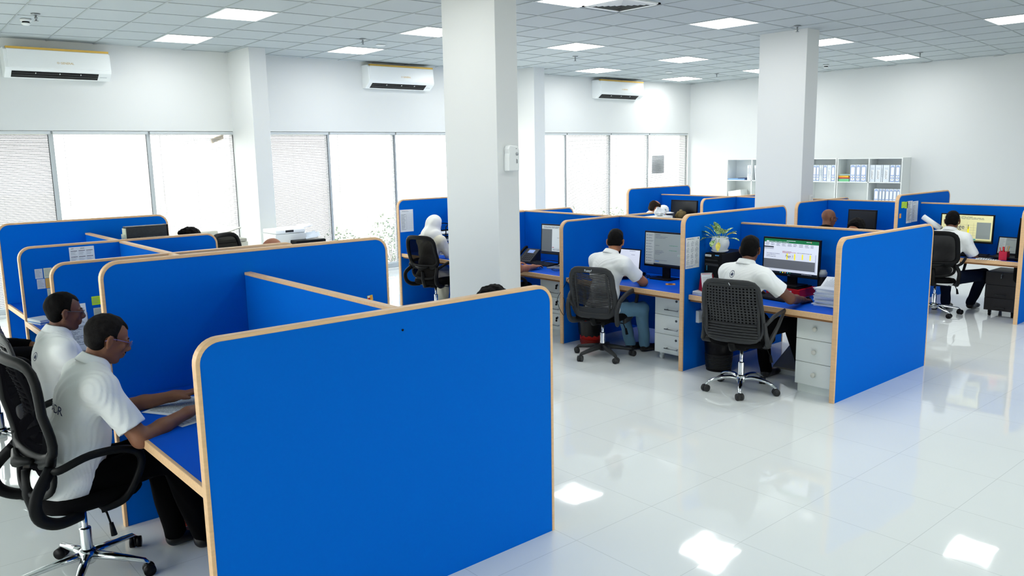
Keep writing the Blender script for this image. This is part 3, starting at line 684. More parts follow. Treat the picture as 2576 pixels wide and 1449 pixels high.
    for s_ in (-1, 1):
        y0 = bw/2+.0; za = seat_z+.20; m = MB()
        if arms == 'loop':
            p = [B(s_*.92, .22)+Vector((-.01, 0, 0)), (-.17, s_*(y0+.03), za-.02), (-.05, s_*(y0+.045), za+.015), (.09, s_*(y0+.045), za+.005), (.165, s_*(y0+.035), za-.04), (.17, s_*(y0+.02), za-.12), (.10, s_*(y0), seat_z-.045), (.0, s_*(y0-.03), seat_z-.075)]
            m.tube(smooth_path(p, 5), .019, 8, flat=.8, up=(0, 1, 0))
            p = [B(s_*.92, .24)+Vector((-.02, 0, 0)), (-.27, s_*(y0+.02), seat_z+.08), (-.265, s_*(y0+.015), seat_z-.01), (-.19, s_*(y0), seat_z-.065), (-.08, s_*(y0-.04), seat_z-.075)]
            m.tube(smooth_path(p, 5), .027, 10, flat=.75, up=(0, 1, 0))
        elif arms == 'loopwide':
            p = [B(s_*.95, .18), (-.20, s_*(y0+.03), za-.06), (-.08, s_*(y0+.05), za+.0), (.08, s_*(y0+.055), za+.01), (.17, s_*(y0+.05), za-.03), (.17, s_*(y0+.045), za-.10), (.12, s_*(y0+.02), seat_z-.04), (-.02, s_*(y0+.0), seat_z-.075)]
            m.tube(smooth_path(p, 5), .026, 10, flat=.6, up=(0, 1, 0))
            p = [(-.20, s_*(y0+.03), za-.06), (-.235, s_*(y0+.02), za-.15), (-.20, s_*(y0+.01), seat_z-.06), (-.06, s_*(y0-.04), seat_z-.075)]
            m.tube(smooth_path(p, 5), .030, 10, flat=.7, up=(0, 1, 0))
        else:
            f_ = (.13, s_*(y0+.045), za+.01); lo_ = (-.15, s_*(y0+.02), seat_z-.03)
            m.tube([B(s_*.97, .30)+Vector((.0, s_*.015, 0)), (-.10, s_*(y0+.04), za-.005), f_], [.018, .02, .016], 10, flat=.6, up=(0, 1, 0)); m.tube([f_, (.02, s_*(y0+.035), za-.10), lo_], [.016, .020, .026], 10, flat=.7, up=(0, 1, 0))
            m.tube([B(s_*.97, .34)+Vector((0, s_*.012, 0)), B(s_*.99, .12)+Vector((.02, s_*.02, 0)), lo_], [.018, .024, .028], 10, flat=.7, up=(0, 1, 0)); m.tube([lo_, (-.02, s_*(y0-.06), seat_z-.07)], [.026, .02], 8)
        m.build('armrest', GREYP if arms != 'loop' else BLACK, t)
    if mark:
        m = MB(); p = B(0, .955); n_ = Vector((-1, 0, -.2)); put_text(m, mark, p+Vector((-.020, .045, -.008)), (0, -1, 0), (0, 0, 1), .03, 0) if mark != '/' else m.tube([p+Vector((-.02, .0, .008)), p+Vector((-.02, -.012, -.012))], .002, 6)
        m.build('scribble', PAPER, t)
    return t
MESHT = mat('thin_chair_mesh', (.004, .004, .005), .9, spec=.05, alpha=.55)
MESHM = bpy.data.materials.new('chair_mesh'); MESHM.use_nodes = True
b = MESHM.node_tree.nodes['Principled BSDF']; b.inputs['Base Color'].default_value = (.003, .003, .004, 1); b.inputs['Roughness'].default_value = 1; b.inputs['Specular IOR Level'].default_value = .0; b.inputs['Alpha'].default_value = .95
chair('black mesh office chair with chrome star base under the grey haired man', .79, 4.07, math.radians(8), 'mesh', 'straight', 1.12, brot=math.radians(-50), seat_z=.47, bw=.50, tilt=.03, bx=-.215)
chair('slatted back black chair of the second man at left', 1.0, 5.22, math.radians(-4), 'slats', 'straight', 1.02, brot=.4, seat_z=.44)
chair('black chair at the far left edge under the person in black', .80, 6.44, math.radians(0), 'mesh', 'straight', .98, brot=.2)
chair('black mesh chair of the woman in a headscarf', 5.76, 8.18, math.radians(14), 'mesh', 'straight', .985, brot=.3, bw=.46, seat_z=.45)
chair('black chair mostly hidden behind the near column', 5.45, 6.60, 0, 'mesh', 'black', .95, brot=.3)
chair('charcoal chair with chevron back and black star base, man in jeans', 5.62, 5.22, math.radians(18), 'chevron', 'black', .90, brot=math.radians(14), seat_z=.445, bw=.46, arms='loopwide', mark='Fuzzy?')
chair('charcoal chair with dotted perforated back and curved chrome base', 5.60, 3.66, math.radians(12), 'dots', 'curved', .955, brot=math.radians(-16), seat_z=.47, bw=.50, arms='tri', mark='/')
chair('black mesh chair of the man at the right hand row', 9.88, 3.87, math.radians(14), 'mesh', 'straight', .99, brot=.1, bw=.50)
chair('empty black chair by the copier, its curved back showing above the panel', 3.68, 8.95, math.radians(-60), 'mesh', 'straight', 1.10, brot=.3)
# ------------------------------------------------------------------ people: smooth distance fields turned into meshes
class Field:
    def __init__(s, lo, hi, h):
        s.lo = np.array(lo, float); s.h = h; s.n = (np.ceil((np.array(hi)-s.lo)/h)+1).astype(int)
        s.D = np.full(s.n, .06, np.float32)
    def _win(s, lo, hi, mg=.055):
        a = np.clip(np.floor((np.array(lo)-mg-s.lo)/s.h).astype(int), 0, s.n); b = np.clip(np.ceil((np.array(hi)+mg-s.lo)/s.h).astype(int)+1, 0, s.n)
        if (b <= a).any(): return None
        g = np.meshgrid(*[s.lo[k]+s.h*np.arange(a[k], b[k], dtype=np.float32) for k in range(3)], indexing='ij')
        return tuple(slice(a[k], b[k]) for k in range(3)), g
    def _mix(s, sl, d, k, op):
        A = s.D[sl]
        if op == 'u':
            hh = np.clip(.5+.5*(A-d)/k, 0, 1); s.D[sl] = A*(1-hh)+d*hh-k*hh*(1-hh)
        elif op == 's':
            d = -d; hh = np.clip(.5-.5*(A-d)/k, 0, 1); s.D[sl] = A*(1-hh)+d*hh+k*hh*(1-hh)
    def ell(s, c, r, R=None, k=.02, op='u', noise=None):
        c = np.array(c, float); rm = max(r); w = s._win(c-rm, c+rm)
        if w is None: return
        sl, (X, Y, Z) = w; P_ = [X-c[0], Y-c[1], Z-c[2]]
        if R is not None:
            R = np.array(R); P_ = [R[0][q]*P_[0]+R[1][q]*P_[1]+R[2][q]*P_[2] for q in range(3)]
        k0 = np.sqrt(sum((P_[q]/r[q])**2 for q in range(3))); k1 = np.sqrt(sum((P_[q]/r[q]**2)**2 for q in range(3)))+1e-9
        d = k0*(k0-1)/k1
        if noise: d = d+noise(X, Y, Z)
        s._mix(sl, d, k, op)
    def cap(s, a, b, ra, rb, k=.02, op='u', cut=None, noise=None, sx=None):
        a = np.array(a, float); b = np.array(b, float); rm = max(ra, rb)
        w = s._win(np.minimum(a, b)-rm, np.maximum(a, b)+rm)
        if w is None: return
        sl, (X, Y, Z) = w; ab = b-a; L2 = float(ab@ab)+1e-9
        t = np.clip(((X-a[0])*ab[0]+(Y-a[1])*ab[1]+(Z-a[2])*ab[2])/L2, 0, 1)
        d = np.sqrt((X-a[0]-t*ab[0])**2+(Y-a[1]-t*ab[1])**2+(Z-a[2]-t*ab[2])**2)-(ra+(rb-ra)*t)
        if cut is not None:
            p, n = cut; d = np.maximum(d, (X-p[0])*n[0]+(Y-p[1])*n[1]+(Z-p[2])*n[2])
        if noise: d = d+noise(X, Y, Z)
        s._mix(sl, d, k, op)
    def torus(s, c, n, R, r, k=.01, tall=1):
        c = np.array(c, float); w = s._win(c-R-r, c+R+r); sl, (X, Y, Z) = w; n = np.array(n, float); n /= np.linalg.norm(n)
        q = (X-c[0])*n[0]+(Y-c[1])*n[1]+(Z-c[2])*n[2]; rad = np.sqrt(np.maximum((X-c[0])**2+(Y-c[1])**2+(Z-c[2])**2-q*q, 0))
        s._mix(sl, np.sqrt((rad-R)**2+(q/tall)**2)-r, k, 'u')
    def plane(s, p, n):
        X, Y, Z = np.meshgrid(*[s.lo[k]+s.h*np.arange(s.n[k], dtype=np.float32) for k in range(3)], indexing='ij')
        s.D = np.maximum(s.D, (X-p[0])*n[0]+(Y-p[1])*n[1]+(Z-p[2])*n[2])
    def wrinkle(s, fn):
        X, Y, Z = np.meshgrid(*[s.lo[k]+s.h*np.arange(s.n[k], dtype=np.float32) for k in range(3)], indexing='ij'); s.D = s.D+fn(X, Y, Z)
    def sample(s, P_):
        q = (np.asarray(P_)-s.lo)/s.h; i = np.clip(np.floor(q).astype(int), 0, s.n-2); f = np.clip(q-i, 0, 1); r_ = 0
        for a in (0, 1):
            for b in (0, 1):
                for c in (0, 1):
                    w = (f[:, 0] if a else 1-f[:, 0])*(f[:, 1] if b else 1-f[:, 1])*(f[:, 2] if c else 1-f[:, 2])
                    r_ = r_+w*s.D[i[:, 0]+a, i[:, 1]+b, i[:, 2]+c]
        return r_
    def mesh(s, name, mats, parent=None):
        D = s.D; ins = D < 0
        c = ins[:-1, :-1, :-1].astype(np.int8)
        tot = sum(ins[a:D.shape[0]-1+a, b:D.shape[1]-1+b, cc:D.shape[2]-1+cc].astype(np.int8) for a in (0, 1) for b in (0, 1) for cc in (0, 1))
        act = (tot > 0) & (tot < 8); idx = -np.ones(act.shape, np.int64); I = np.argwhere(act); idx[act] = np.arange(len(I))
        acc = np.zeros((len(I), 3)); cnt = np.zeros(len(I))
        offs = [(a, b, cc) for a in (0, 1) for b in (0, 1) for cc in (0, 1)]
        val = {o: D[I[:, 0]+o[0], I[:, 1]+o[1], I[:, 2]+o[2]] for o in offs}
        for o in offs:
            for ax in range(3):
                if o[ax]: continue
                o2 = tuple(o[q]+(q == ax) for q in range(3)); va, vb = val[o], val[o2]; m = (va < 0) != (vb < 0)
                t = np.where(m, va/np.where(m, va-vb, 1), 0); p = np.array(o, float)[None]+np.eye(3)[ax][None]*t[:, None]
                acc[m] += p[m]; cnt[m] += 1
        Vt = s.lo+s.h*(I+acc/np.maximum(cnt, 1)[:, None])
        F = []
        for ax in range(3):
            b, c2 = (ax+1) % 3, (ax+2) % 3
            sl0 = [slice(None)]*3; sl1 = [slice(None)]*3; sl0[ax] = slice(0, -1); sl1[ax] = slice(1, None)
            ch = ins[tuple(sl0)] != ins[tuple(sl1)]; E_ = np.argwhere(ch)
            ok = (E_[:, b] > 0) & (E_[:, c2] > 0) & (E_[:, b] < D.shape[b]-1) & (E_[:, c2] < D.shape[c2]-1); E_ = E_[ok]
            def g(db, dc):
                q = E_.copy(); q[:, b] -= db; q[:, c2] -= dc; return idx[q[:, 0], q[:, 1], q[:, 2]]
            Q = np.stack([g(1, 1), g(0, 1), g(0, 0), g(1, 0)], 1)
            fl = ins[E_[:, 0], E_[:, 1], E_[:, 2]]; Q[~fl] = Q[~fl][:, ::-1]; F.append(Q)
        F = np.concatenate(F); F = F[(F >= 0).all(1)]
        me = bpy.data.meshes.new(name); me.vertices.add(len(Vt)); me.vertices.foreach_set('co', Vt.astype(np.float32).ravel())
        me.loops.add(len(F)*4); me.loops.foreach_set('vertex_index', F.astype(np.int32).ravel())
        me.polygons.add(len(F)); me.polygons.foreach_set('loop_start', np.arange(0, len(F)*4, 4, dtype=np.int32)); me.polygons.foreach_set('loop_total', np.full(len(F), 4, np.int32))
        me.polygons.foreach_set('use_smooth', np.ones(len(F), bool)); me.update(calc_edges=True); me.validate()
        for mm in (mats if isinstance(mats, list) else [mats]): me.materials.append(mm)
        o = bpy.data.objects.new(name, me); COL.objects.link(o)
        if parent: o.parent = parent
        return o
class HS:
    def __init__(s, F, q): s.F = F; s.q = q
    def ell(s, c, r, R=None, k=.02, op='u', noise=None): s.F.ell(c, tuple(x*s.q for x in r), R, k*s.q, op, noise)
    def cap(s, a, b, ra, rb, k=.02, op='u', cut=None, noise=None): s.F.cap(a, b, ra*s.q, rb*s.q, k*s.q, op, cut, noise)
def rotm(yaw_, pit, rol=0): return np.array(Matrix.Rotation(yaw_, 3, 'Z') @ Matrix.Rotation(pit, 3, 'Y') @ Matrix.Rotation(rol, 3, 'X'))
def skinmat(k): return mat('skin_'+k, {'brown': '#85573D', 'tan': '#A66D4A', 'dark': '#6B4431', 'light': '#B0805F', 'pink': '#A56B50'}[k], .55, bump=.15, bscale=250, var=.10, vscale=25, spec=.4)
HAIRM = {'black': mat('hair_black', (.0022, .0019, .0018), .75, bump=1.0, bscale=160, spec=.12), 'grey': mat('hair_greying', (.010, .009, .0088), .8, bump=1, bscale=150, var=1.0, vscale=55, spec=.1), 'brown': mat('hair_brown', (.020, .012, .008), .8, bump=1, bscale=160, spec=.1)}
TROU = {'black': mat('trousers_black', (.002, .002, .0025), .95, spec=.05), 'jeans': mat('jeans_blue', (.12, .25, .36), .9, bump=.4, bscale=600, var=.12, vscale=12), 'navy': mat('trousers_navy', (.003, .006, .018), .9, spec=.1), 'cream': mat('cream_cloth', '#DAD6C3', .9, bump=.3, bscale=300)}
TOPS = {'white': CLOTHW, 'black': mat('suit_black', (.003, .0035, .004), .9, spec=.1), 'cream': TROU['cream']}
def person(lb, x, y, rz, lean=.2, hy=0, hp=.3, hr=0, wr=((.45, .18, .74), (.45, -.18, .74)), skin='brown', hair='short', hcol='black', top='white', legs='black', h=.008,
           knees=((.42, .13), (.42, -.13)), feet=((.40, .13), (.40, -.13)), hip_z=.53, twist=0, sleeve=.78, glasses=None, face=True, scale=1.0, long_sleeve=False, shoe=True, logo=None, build=1.0, eyes=False, moust=False, belly=0, neckl=.14, hands=True, beard=False, wrist_only=None, hs=.90, elbow_out=(0, 0)):
    A = np.array; P0 = A([0, 0, hip_z]); u = A([math.sin(lean), 0, math.cos(lean)]); up2 = A([math.sin(lean*1.3), 0, math.cos(lean*1.3)])
    mid = P0+u*.22+A([-.03, 0, 0]); ch = P0+u*.38+A([-.012, 0, 0]); Nk = P0+u*.52
    ct, st = math.cos(twist), math.sin(twist)
    lat = A([-st, ct, 0]); SL = P0+u*.455+lat*.175*build; SR = P0+u*.455-lat*.175*build; Sh = [SL, SR]
    nl = lean*.9+.18; Hd = Nk+neckl*A([math.sin(nl), 0, math.cos(nl)])+A([.012, 0, 0]); R = rotm(hy, hp, hr)
    def H(p): return Hd+R@(A(p, float)*hs)
    W_ = [A(q, float) if q is not None else None for q in wr]; El = []
    for k in range(2):
        if W_[k] is None: W_[k] = Sh[k]+A([.15, .02*(1-2*k), -.45])
        d = W_[k]-Sh[k]; L_ = np.linalg.norm(d); a_, b_ = .285, .255
        if L_ > (a_+b_)*.985: W_[k] = Sh[k]+d/L_*(a_+b_)*.985; d = W_[k]-Sh[k]; L_ = np.linalg.norm(d)
        ca = (a_*a_+L_*L_-b_*b_)/(2*a_*L_); ca = max(-1, min(1, ca)); dn = d/L_
        pole = A([-.25, .55*(1-2*k), -1.0]) if not elbow_out[k] else A([-.15, elbow_out[k]*(1-2*k), -.7]); pole = pole-dn*(pole@dn); pole /= np.linalg.norm(pole)
        El.append(Sh[k]+dn*a_*ca+pole*a_*math.sqrt(1-ca*ca))
    kn = [A([q[0], q[1], hip_z+.0 if len(q) < 3 else q[2]]) for q in knees]; ft = [A([q[0], q[1], .075]) for q in feet]
    allp = [P0, Nk, Hd+A([0, 0, .16])]+W_+El+kn+ft
    lo = np.min(allp, 0)-.20; hi = np.max(allp, 0)+.20; lo[2] = -.01
    F = Field(lo, hi, h); sk = skinmat(skin)
    wide = .155*build
    # torso
    def torso(F, g, nz=None):
        Rt = rotm(twist*.5, lean)
        F.ell(P0+A([-.01, 0, .0]), (.115+g, wide+g, .10+g), Rt, .03); F.ell(mid+A([.01+belly*.3, 0, -.04]), (.105+g+belly*.5, .142*build+g, .15+g), Rt, .04)
        F.ell(ch, (.105+g, .155*build+g, .16+g), Rt, .05); F.cap(SL+A([0, 0, .0]), SR, .058+g*.8, .058+g*.8, .05)
        F.cap(Nk+A([0, 0, .02])-u*.02, SL*.7+Nk*.3+u*-.0, .050+g*.5, .052+g*.7, .03); F.cap(Nk+A([0, 0, .02])-u*.02, SR*.7+Nk*.3, .050+g*.5, .052+g*.7, .03)
    torso(F, -.012)
    F.cap(Nk-u*.04, H((-.026, 0, -.050)), .053, .047, .02)
    # head
    FH = HS(F, hs)
    FH.ell(H((-.012, 0, .030)), (.098, .076, .088), R, .02); FH.ell(H((.030, 0, -.030)), (.062, .058, .088), R, .03)
    if face:
        FH.ell(H((.066, 0, -.100)), (.026, .028, .022), R, .02)
        for s_ in (-1, 1):
            FH.cap(H((-.002, s_*.052, -.052)), H((.058, s_*.018, -.098)), .019, .014, .02)
            FH.ell(H((.068, s_*.040, -.022)), (.018, .018, .016), R, .02)
            FH.ell(H((-.008, s_*.086, -.008)), (.021, .008, .034), R@rotm(s_*-.35, -.15, 0), .008); FH.ell(H((-.006, s_*.081, -.034)), (.011, .008, .013), R, .008)
            FH.ell(H((-.001, s_*.096, -.006)), (.012, .009, .020), R, .004, 's')
            FH.ell(H((.100, s_*.031, .002)), (.016, .015, .010), R, .010, 's')
            FH.cap(H((.078, s_*.046, .017)), H((.088, s_*.012, .019)), .008, .010, .014)
            FH.ell(H((.105, s_*.012, -.036)), (.011, .009, .008), R, .008)
            FH.ell(H((.084, s_*.031, .001)), (.013, .014, .012), R, .004)
        FH.cap(H((.093, 0, .014)), H((.117, 0, -.026)), .010, .0130, .014); FH.cap(H((.090, 0, -.02)), H((.108, 0, -.032)), .014, .010, .012)
        FH.cap(H((.098, -.016, -.059)), H((.098, .016, -.059)), .0080, .0080, .006); FH.cap(H((.095, -.013, -.073)), H((.095, .013, -.073)), .0085, .0085, .007)
        FH.cap(H((.107, -.020, -.0663)), H((.107, .020, -.0663)), .0028, .0028, .004, 's')
        FH.ell(H((.080, 0, -.060)), (.022, .028, .024), R, .014)
    # arms and hands
    HF = []
    for k in range(2):
        e, w = El[k], W_[k]; F.cap(Sh[k], e, .050, .041, .03); F.cap(e, e*.55+w*.45, .041, .037, .02); F.cap(e*.55+w*.45, w, .037, .0265, .02)
        d = w-e; d /= np.linalg.norm(d)
        if hands:
            # palm flattens towards the desk
            d2 = A([d[0], d[1], max(min(d[2], .1), -.35)]); d2 /= np.linalg.norm(d2); n = A([0, 0, 1])-d2*d2[2]; n /= np.linalg.norm(n); sd = np.cross(n, d2); th = 1 if k == 1 else -1
            Rh = np.stack([d2, sd, n], 1); pc = w+d2*.048
            F.ell(pc, (.052, .038, .016), Rh, .018); F.cap(w, w+d2*.03, .026, .022, .02)
            for q in range(4):
                o = (q-1.5)*.0205; base = pc+d2*.034+sd*o; ln = (.066, .078, .074, .058)[q if th > 0 else 3-q]
                a1 = base+d2*ln*.45+n*.006; a2 = a1+d2*ln*.33-n*.012+sd*o*.1; a3 = a2+d2*ln*.26-n*.013
                F.cap(base-d2*.02, a1, .0100, .0092, .006); F.cap(a1, a2, .0092, .0083, .003); F.cap(a2, a3, .0083, .0072, .003)
            tb = w+d2*.018+sd*.026*th; t1 = tb+d2*.032+sd*.020*th-n*.006; t2 = t1+d2*.026+sd*.004*th-n*.006
            F.cap(tb, t1, .0135, .0110, .010); F.cap(t1, t2, .0110, .0088, .004)
    for k in range(2):
        F.cap(P0+A([.0, .09*(1-2*k), -.01]), kn[k], .070, .052, .03); F.cap(kn[k], ft[k]+A([-.02, 0, .02]), .048, .034, .02); F.cap(ft[k]+A([-.03, 0, -.02]), ft[k]+A([.12, .01*(1-2*k), -.04]), .034, .024, .02)
    root = F.mesh('person', sk); root.location = (x, y, 0); root.rotation_euler = (0, 0, rz); root.scale = (scale,)*3
    tag(root, lb, 'person')
    # top
    if top:
        G = Field(lo, hi, h)
        for k in range(2):
            s0, e, w = Sh[k], El[k], W_[k]
            if long_sleeve:
                G.cap(s0, e, .064, .056, .04); d = (w-e)/np.linalg.norm(w-e); G.cap(e, w, .056, .042, .03, cut=(w-d*.005, d))
            else:
                d = (e-s0)/np.linalg.norm(e-s0); L_ = np.linalg.norm(e-s0); G.cap(s0, s0+d*L_*(sleeve+.25), .064, .067, .03, cut=(s0+d*L_*sleeve, d))
        torso(G, .012)
        G.ell(P0+u*.02, (.132+belly*.3, wide+.020, .12), rotm(twist*.5, lean), .05)
        G.torus(Nk+u*.002+A([.002, 0, .006]), u+A([.35, 0, 0]), .062, .010, .014, 1.4)
        vv = random.Random(hash(lb) % 1000 if False else len(lb)); ph = vv.uniform(0, 6)
        G.wrinkle(lambda X, Y, Z: 0.0036*np.sin(34*Z+22*X+3.5*np.sin(9*Y+ph)+2*np.sin(17*X-8*Z))*np.sin(11*Y+ph)*np.clip((Nk[2]-.08-Z)*6, .15, 1)+.0018*np.sin(70*Z+40*np.sin(9*X+6*Y+ph)))
        G.plane(P0-A([0, 0, .10]) if not long_sleeve else P0-A([0, 0, .08]), -u)
        sh_ = G.mesh('shirt' if top == 'white' else ('jacket' if top == 'black' else 'tunic'), TOPS[top], root); sm_ = sh_.modifiers.new('smooth', 'SMOOTH'); sm_.iterations = 4; sm_.factor = .5
        if not long_sleeve:
            ax = A([math.sin(nl), 0, math.cos(nl)]); fx = A([math.cos(nl), 0, -math.sin(nl)]); cN = Nk+ax*.024+fx*.000; m = MB(); vs = []; n_ = 32
            for (r_, z_) in ((.057, -.03), (.058, .026), (.062, .033), (.067, .029), (.084, -.006), (.083, -.012)):
                for q in range(n_):
                    a = 2*PI*q/n_; fr_ = max(0, math.cos(a)); gap = 1
                    zz = z_-.030*fr_**2*(1 if z_ > -.015 else .6)
                    vs.append(tuple(cN+fx*(r_*math.cos(a)*1.02)+A([0, 1, 0])*(r_*math.sin(a))+ax*zz))
            m.add(vs, [(i_*n_+q, i_*n_+(q+1) % n_, (i_+1)*n_+(q+1) % n_, (i_+1)*n_+q) for i_ in range(5) for q in range(n_)], 0, True); m.build('collar', TOPS[top], sh_, solid=.002)
        if logo:
            for kind, cy, cz, hh in logo:
                m = MB(); cc = P0+u*cz; U = -lat*1.0; Vv = u; nrm = A([-math.cos(lean), 0, math.sin(lean)])
                o = cc+lat*cy
                P_ = Plane2(m, o+nrm*.3, Vector(U), Vector(Vv), Vector(nrm), 0)
                if kind == 'ring':
                    for a in range(24):
                        a0, a1 = 2*PI*a/24, 2*PI*(a+1)/24; r0_, r1_ = hh, hh*.86
                        f = lambda r_, q: tuple(P_.o+P_.U*(r_*math.cos(q))+P_.V*(r_*1.15*math.sin(q))); m.add([f(r0_, a0), f(r0_, a1), f(r1_, a1), f(r1_, a0)], [(0, 1, 2, 3)])
                    for (a, b_, c_, d_) in ((-.4, -.5, -.12, .2), (-.1, -.5, .18, .6), (.2, -.5, .5, .3)):
                        for s_ in range(5):
                            aa, bb = a+(c_-a)*s_/5, a+(c_-a)*(s_+1)/5; P_.rect(aa*hh, b_*hh, bb*hh, d_*hh)
                elif kind == 'drop':
                    for a in range(10):
                        v0, v1 = -1+.2*a, -.8+.2*a; w0 = .42*math.sqrt(max(0, 1-v0*v0))*(1-.5*v0); w1 = .42*math.sqrt(max(0, 1-v1*v1))*(1-.5*v1)
                        m.add([tuple(P_.o+P_.U*(q*hh)+P_.V*(v*hh)) for q, v in ((-w0, v0), (w0*.4, v0), (w1*.4, v1), (-w1, v1))], [(0, 1, 2, 3)])
                else: P_.text(kind, 0, 0, hh, center=True, lift=0)
                pts_ = np.array(m.v); t_ = np.zeros(len(pts_))
                for it in range(60):
                    dd = G.sample(pts_-nrm[None]*t_[:, None]); t_ += np.where(dd > .0015, np.maximum(dd*.8, .001), 0)
                pts_ = pts_-nrm[None]*t_[:, None]+nrm[None]*.0012
                m.v = [tuple(p) for p in pts_]; m.build('shirt_print', NAVY, sh_)
    if legs:
        G = Field(lo, hi, max(h, .009))
        robe = legs == 'cream' or legs == 'robe'
        G.ell(P0+A([-.008, 0, -.012]), (.116, wide+.002, .096), None, .03)
        for k in range(2):
            s_ = 1-2*k; G.cap(P0+A([.0, .085*s_, -.01]), kn[k], .084, .068, .03)
            if robe: G.cap(kn[k], ft[k]+A([-.02, 0, .03]), .085, .09, .06)
            else: G.cap(kn[k], ft[k]+A([-.03, 0, .0]), .064, .052, .025, cut=(ft[k]+A([0, 0, -.02]), A([0, 0, -1.])))
        ph = len(lb)
        G.wrinkle(lambda X, Y, Z: .003*np.sin(45*X+30*Z+5*np.sin(20*Y+ph)))
        G.plane(P0+A([0, 0, .085]), A([0, 0, 1.])); G.plane((0, 0, .03), (0, 0, -1))
        G.mesh('skirt' if robe else 'trousers', TROU['cream'] if legs == 'cream' else (TROU['black'] if robe else TROU[legs]), root)
    if shoe:
        for k in range(2):
            G = Field(ft[k]-.16, ft[k]+A([.24, .14, .12]), .008); f_ = ft[k]; s_ = 1-2*k
            G.cap(f_+A([-.035, 0, -.03]), f_+A([.10, .012*s_, -.045]), .042, .034, .02); G.ell(f_+A([.12, .014*s_, -.045]), (.06, .042, .03), None, .02); G.cap(f_+A([-.03, 0, -.02]), f_+A([-.02, 0, .02]), .038, .036, .02)
            G.plane((0, 0, .008), (0, 0, -1)); G.mesh('shoe', mat('shoe_leather', '#0C0908' if shoe is True else '#2A1D17', .4), root)
    # hair
    if hair in ('short', 'curly', 'fade', 'receding', 'thin'):
        G = Field(Hd-.20, Hd+.20, min(h, .006)); fr = random.Random(len(lb)); a0 = fr.uniform(0, 6)
        GH = HS(G, hs); th = {'short': .012, 'curly': .026, 'fade': .014, 'receding': .010, 'thin': .006}[hair]
        amp = .006 if hair == 'curly' else .0022
        nz = lambda X, Y, Z: amp*np.sin(95*X+a0)*np.sin(90*Y+2*a0)*np.sin(85*Z)+amp*.5*np.sin(190*X+60*Z)*np.sin(170*Y)
        GH.ell(H((-.016, 0, .030)), (.098+th, .077+th*.35, .086+th), R, .005, noise=nz)
        if hair in ('short', 'fade', 'curly'): GH.ell(H((.02 if hair != 'fade' else .01, 0, .085 if hair != 'fade' else .092)), (.075 if hair != 'fade' else .088, .062 if hair != 'fade' else .070, .034+th*.6), R, .02, noise=nz)
        GH.cap(H((-.052, -.032, -.030)), H((-.052, .032, -.030)), .045, .045, .02)
        for s_ in (-1, 1): GH.cap(H((.018, s_*.070, .02)), H((.020, s_*.069, -.030 if hair != 'fade' else -.01)), .010, .007, .012)
        def cutp(p, n): n = R@A(n, float); G.plane(H(p), n/np.linalg.norm(n))
        cutp((0, 0, -.070 if hair != 'fade' else -.05), (.25, 0, -1))
        X, Y, Z = np.meshgrid(*[G.lo[k]+G.h*np.arange(G.n[k], dtype=np.float32) for k in range(3)], indexing='ij')
        Q = [(R[0][q]*(X-Hd[0])+R[1][q]*(Y-Hd[1])+R[2][q]*(Z-Hd[2]))/hs for q in range(3)]
        if hair == 'receding': front = .030+.10*np.clip(Q[2]-.03, 0, .05)-np.clip(np.abs(Q[1])-.03, 0, 1)*.2+.075*np.clip(1-(np.abs(Q[1])/.045)**2, 0, 1)*np.clip((Q[2]-.055)/.02, 0, 1)
        else: front = .052+.42*np.clip(Q[2]-.02, -.0, .09)-np.abs(Q[1])*.12
        front = np.where(Q[2] < .012, .030-.35*(.012-Q[2]), front)   # in front of the ears
        back = np.where((Q[2] < -.008) & (np.abs(Q[1]) > .045), .0, 1)
        d2 = Q[0]-front; G.D = np.maximum(G.D, d2.astype(np.float32))
        if hair == 'thin': G.D = np.maximum(G.D, (.055-np.sqrt((Q[0]+.01)**2+Q[1]**2)).astype(np.float32)*1.0)
        # around the ears and below the cheek line
        ear = np.sqrt(((Q[0]+.002)/1.0)**2+((Q[2]+.012)/1.25)**2)-.027; ear = np.maximum(ear, .055-np.abs(Q[1])); G.D = np.maximum(G.D, -ear.astype(np.float32))
        low = np.maximum(Q[0]+.022+0*Q[2], -(Q[2]+.038)); low = -np.maximum(-(Q[0]+.020), (Q[2]+.034)); G.D = np.maximum(G.D, np.where(Q[2] < -.032, (Q[0]+.018), -1).astype(np.float32))
        G.mesh('hair', HAIRM[hcol], root)
    if hair == 'scarf':
        G = Field(Hd-.34, Hd+.26, min(h, .008))
        G.ell(H((-.012, 0, .022)), (.108, .086, .102), R, .02); G.cap(H((-.03, 0, -.04)), Nk+A([.01, 0, .02]), .085, .11, .05); G.cap(Nk+A([-.02, 0, .0]), Nk+A([-.05, 0, -.13]), .12, .09, .04)
        G.cap(Nk+A([0, .06, 0]), SL+A([0, -.03, -.02]), .08, .07, .04); G.cap(Nk+A([0, -.06, 0]), SR+A([0, .03, -.02]), .08, .07, .04)
        G.ell(H((.100, 0, -.015)), (.06, .060, .085), R, .015, 's')
        G.wrinkle(lambda X, Y, Z: .004*np.sin(75*Y+6*Z+30*X)+.002*np.sin(50*Y-25*Z)); G.mesh('headscarf', mat('scarf_white', '#E9E9E4', .85, bump=.2, bscale=400) if top != 'black' else TOPS['black'], root)
    if hair == 'bald_stubble':
        pass
    if eyes:
        for s_ in (-1, 1):
            m = MB(); c = H((.087, s_*.031, .001)); 
            prof = [(math.sin(a)*.0095, math.cos(a)*.0095) for a in [PI*k/8 for k in range(9)]]; m.lathe([(max(r_, .00001), z_) for r_, z_ in prof][::-1], 12, tuple(c)); m.build('eye', mat('eye_dark', '#1A1210', .2), root)
            m = MB(); m.tube([H((.081, s_*.048, .023)), H((.092, s_*.030, .027)), H((.094, s_*.014, .024))], [.002, .0035, .003], 6); m.build('eyebrow', HAIRM['black'], root)
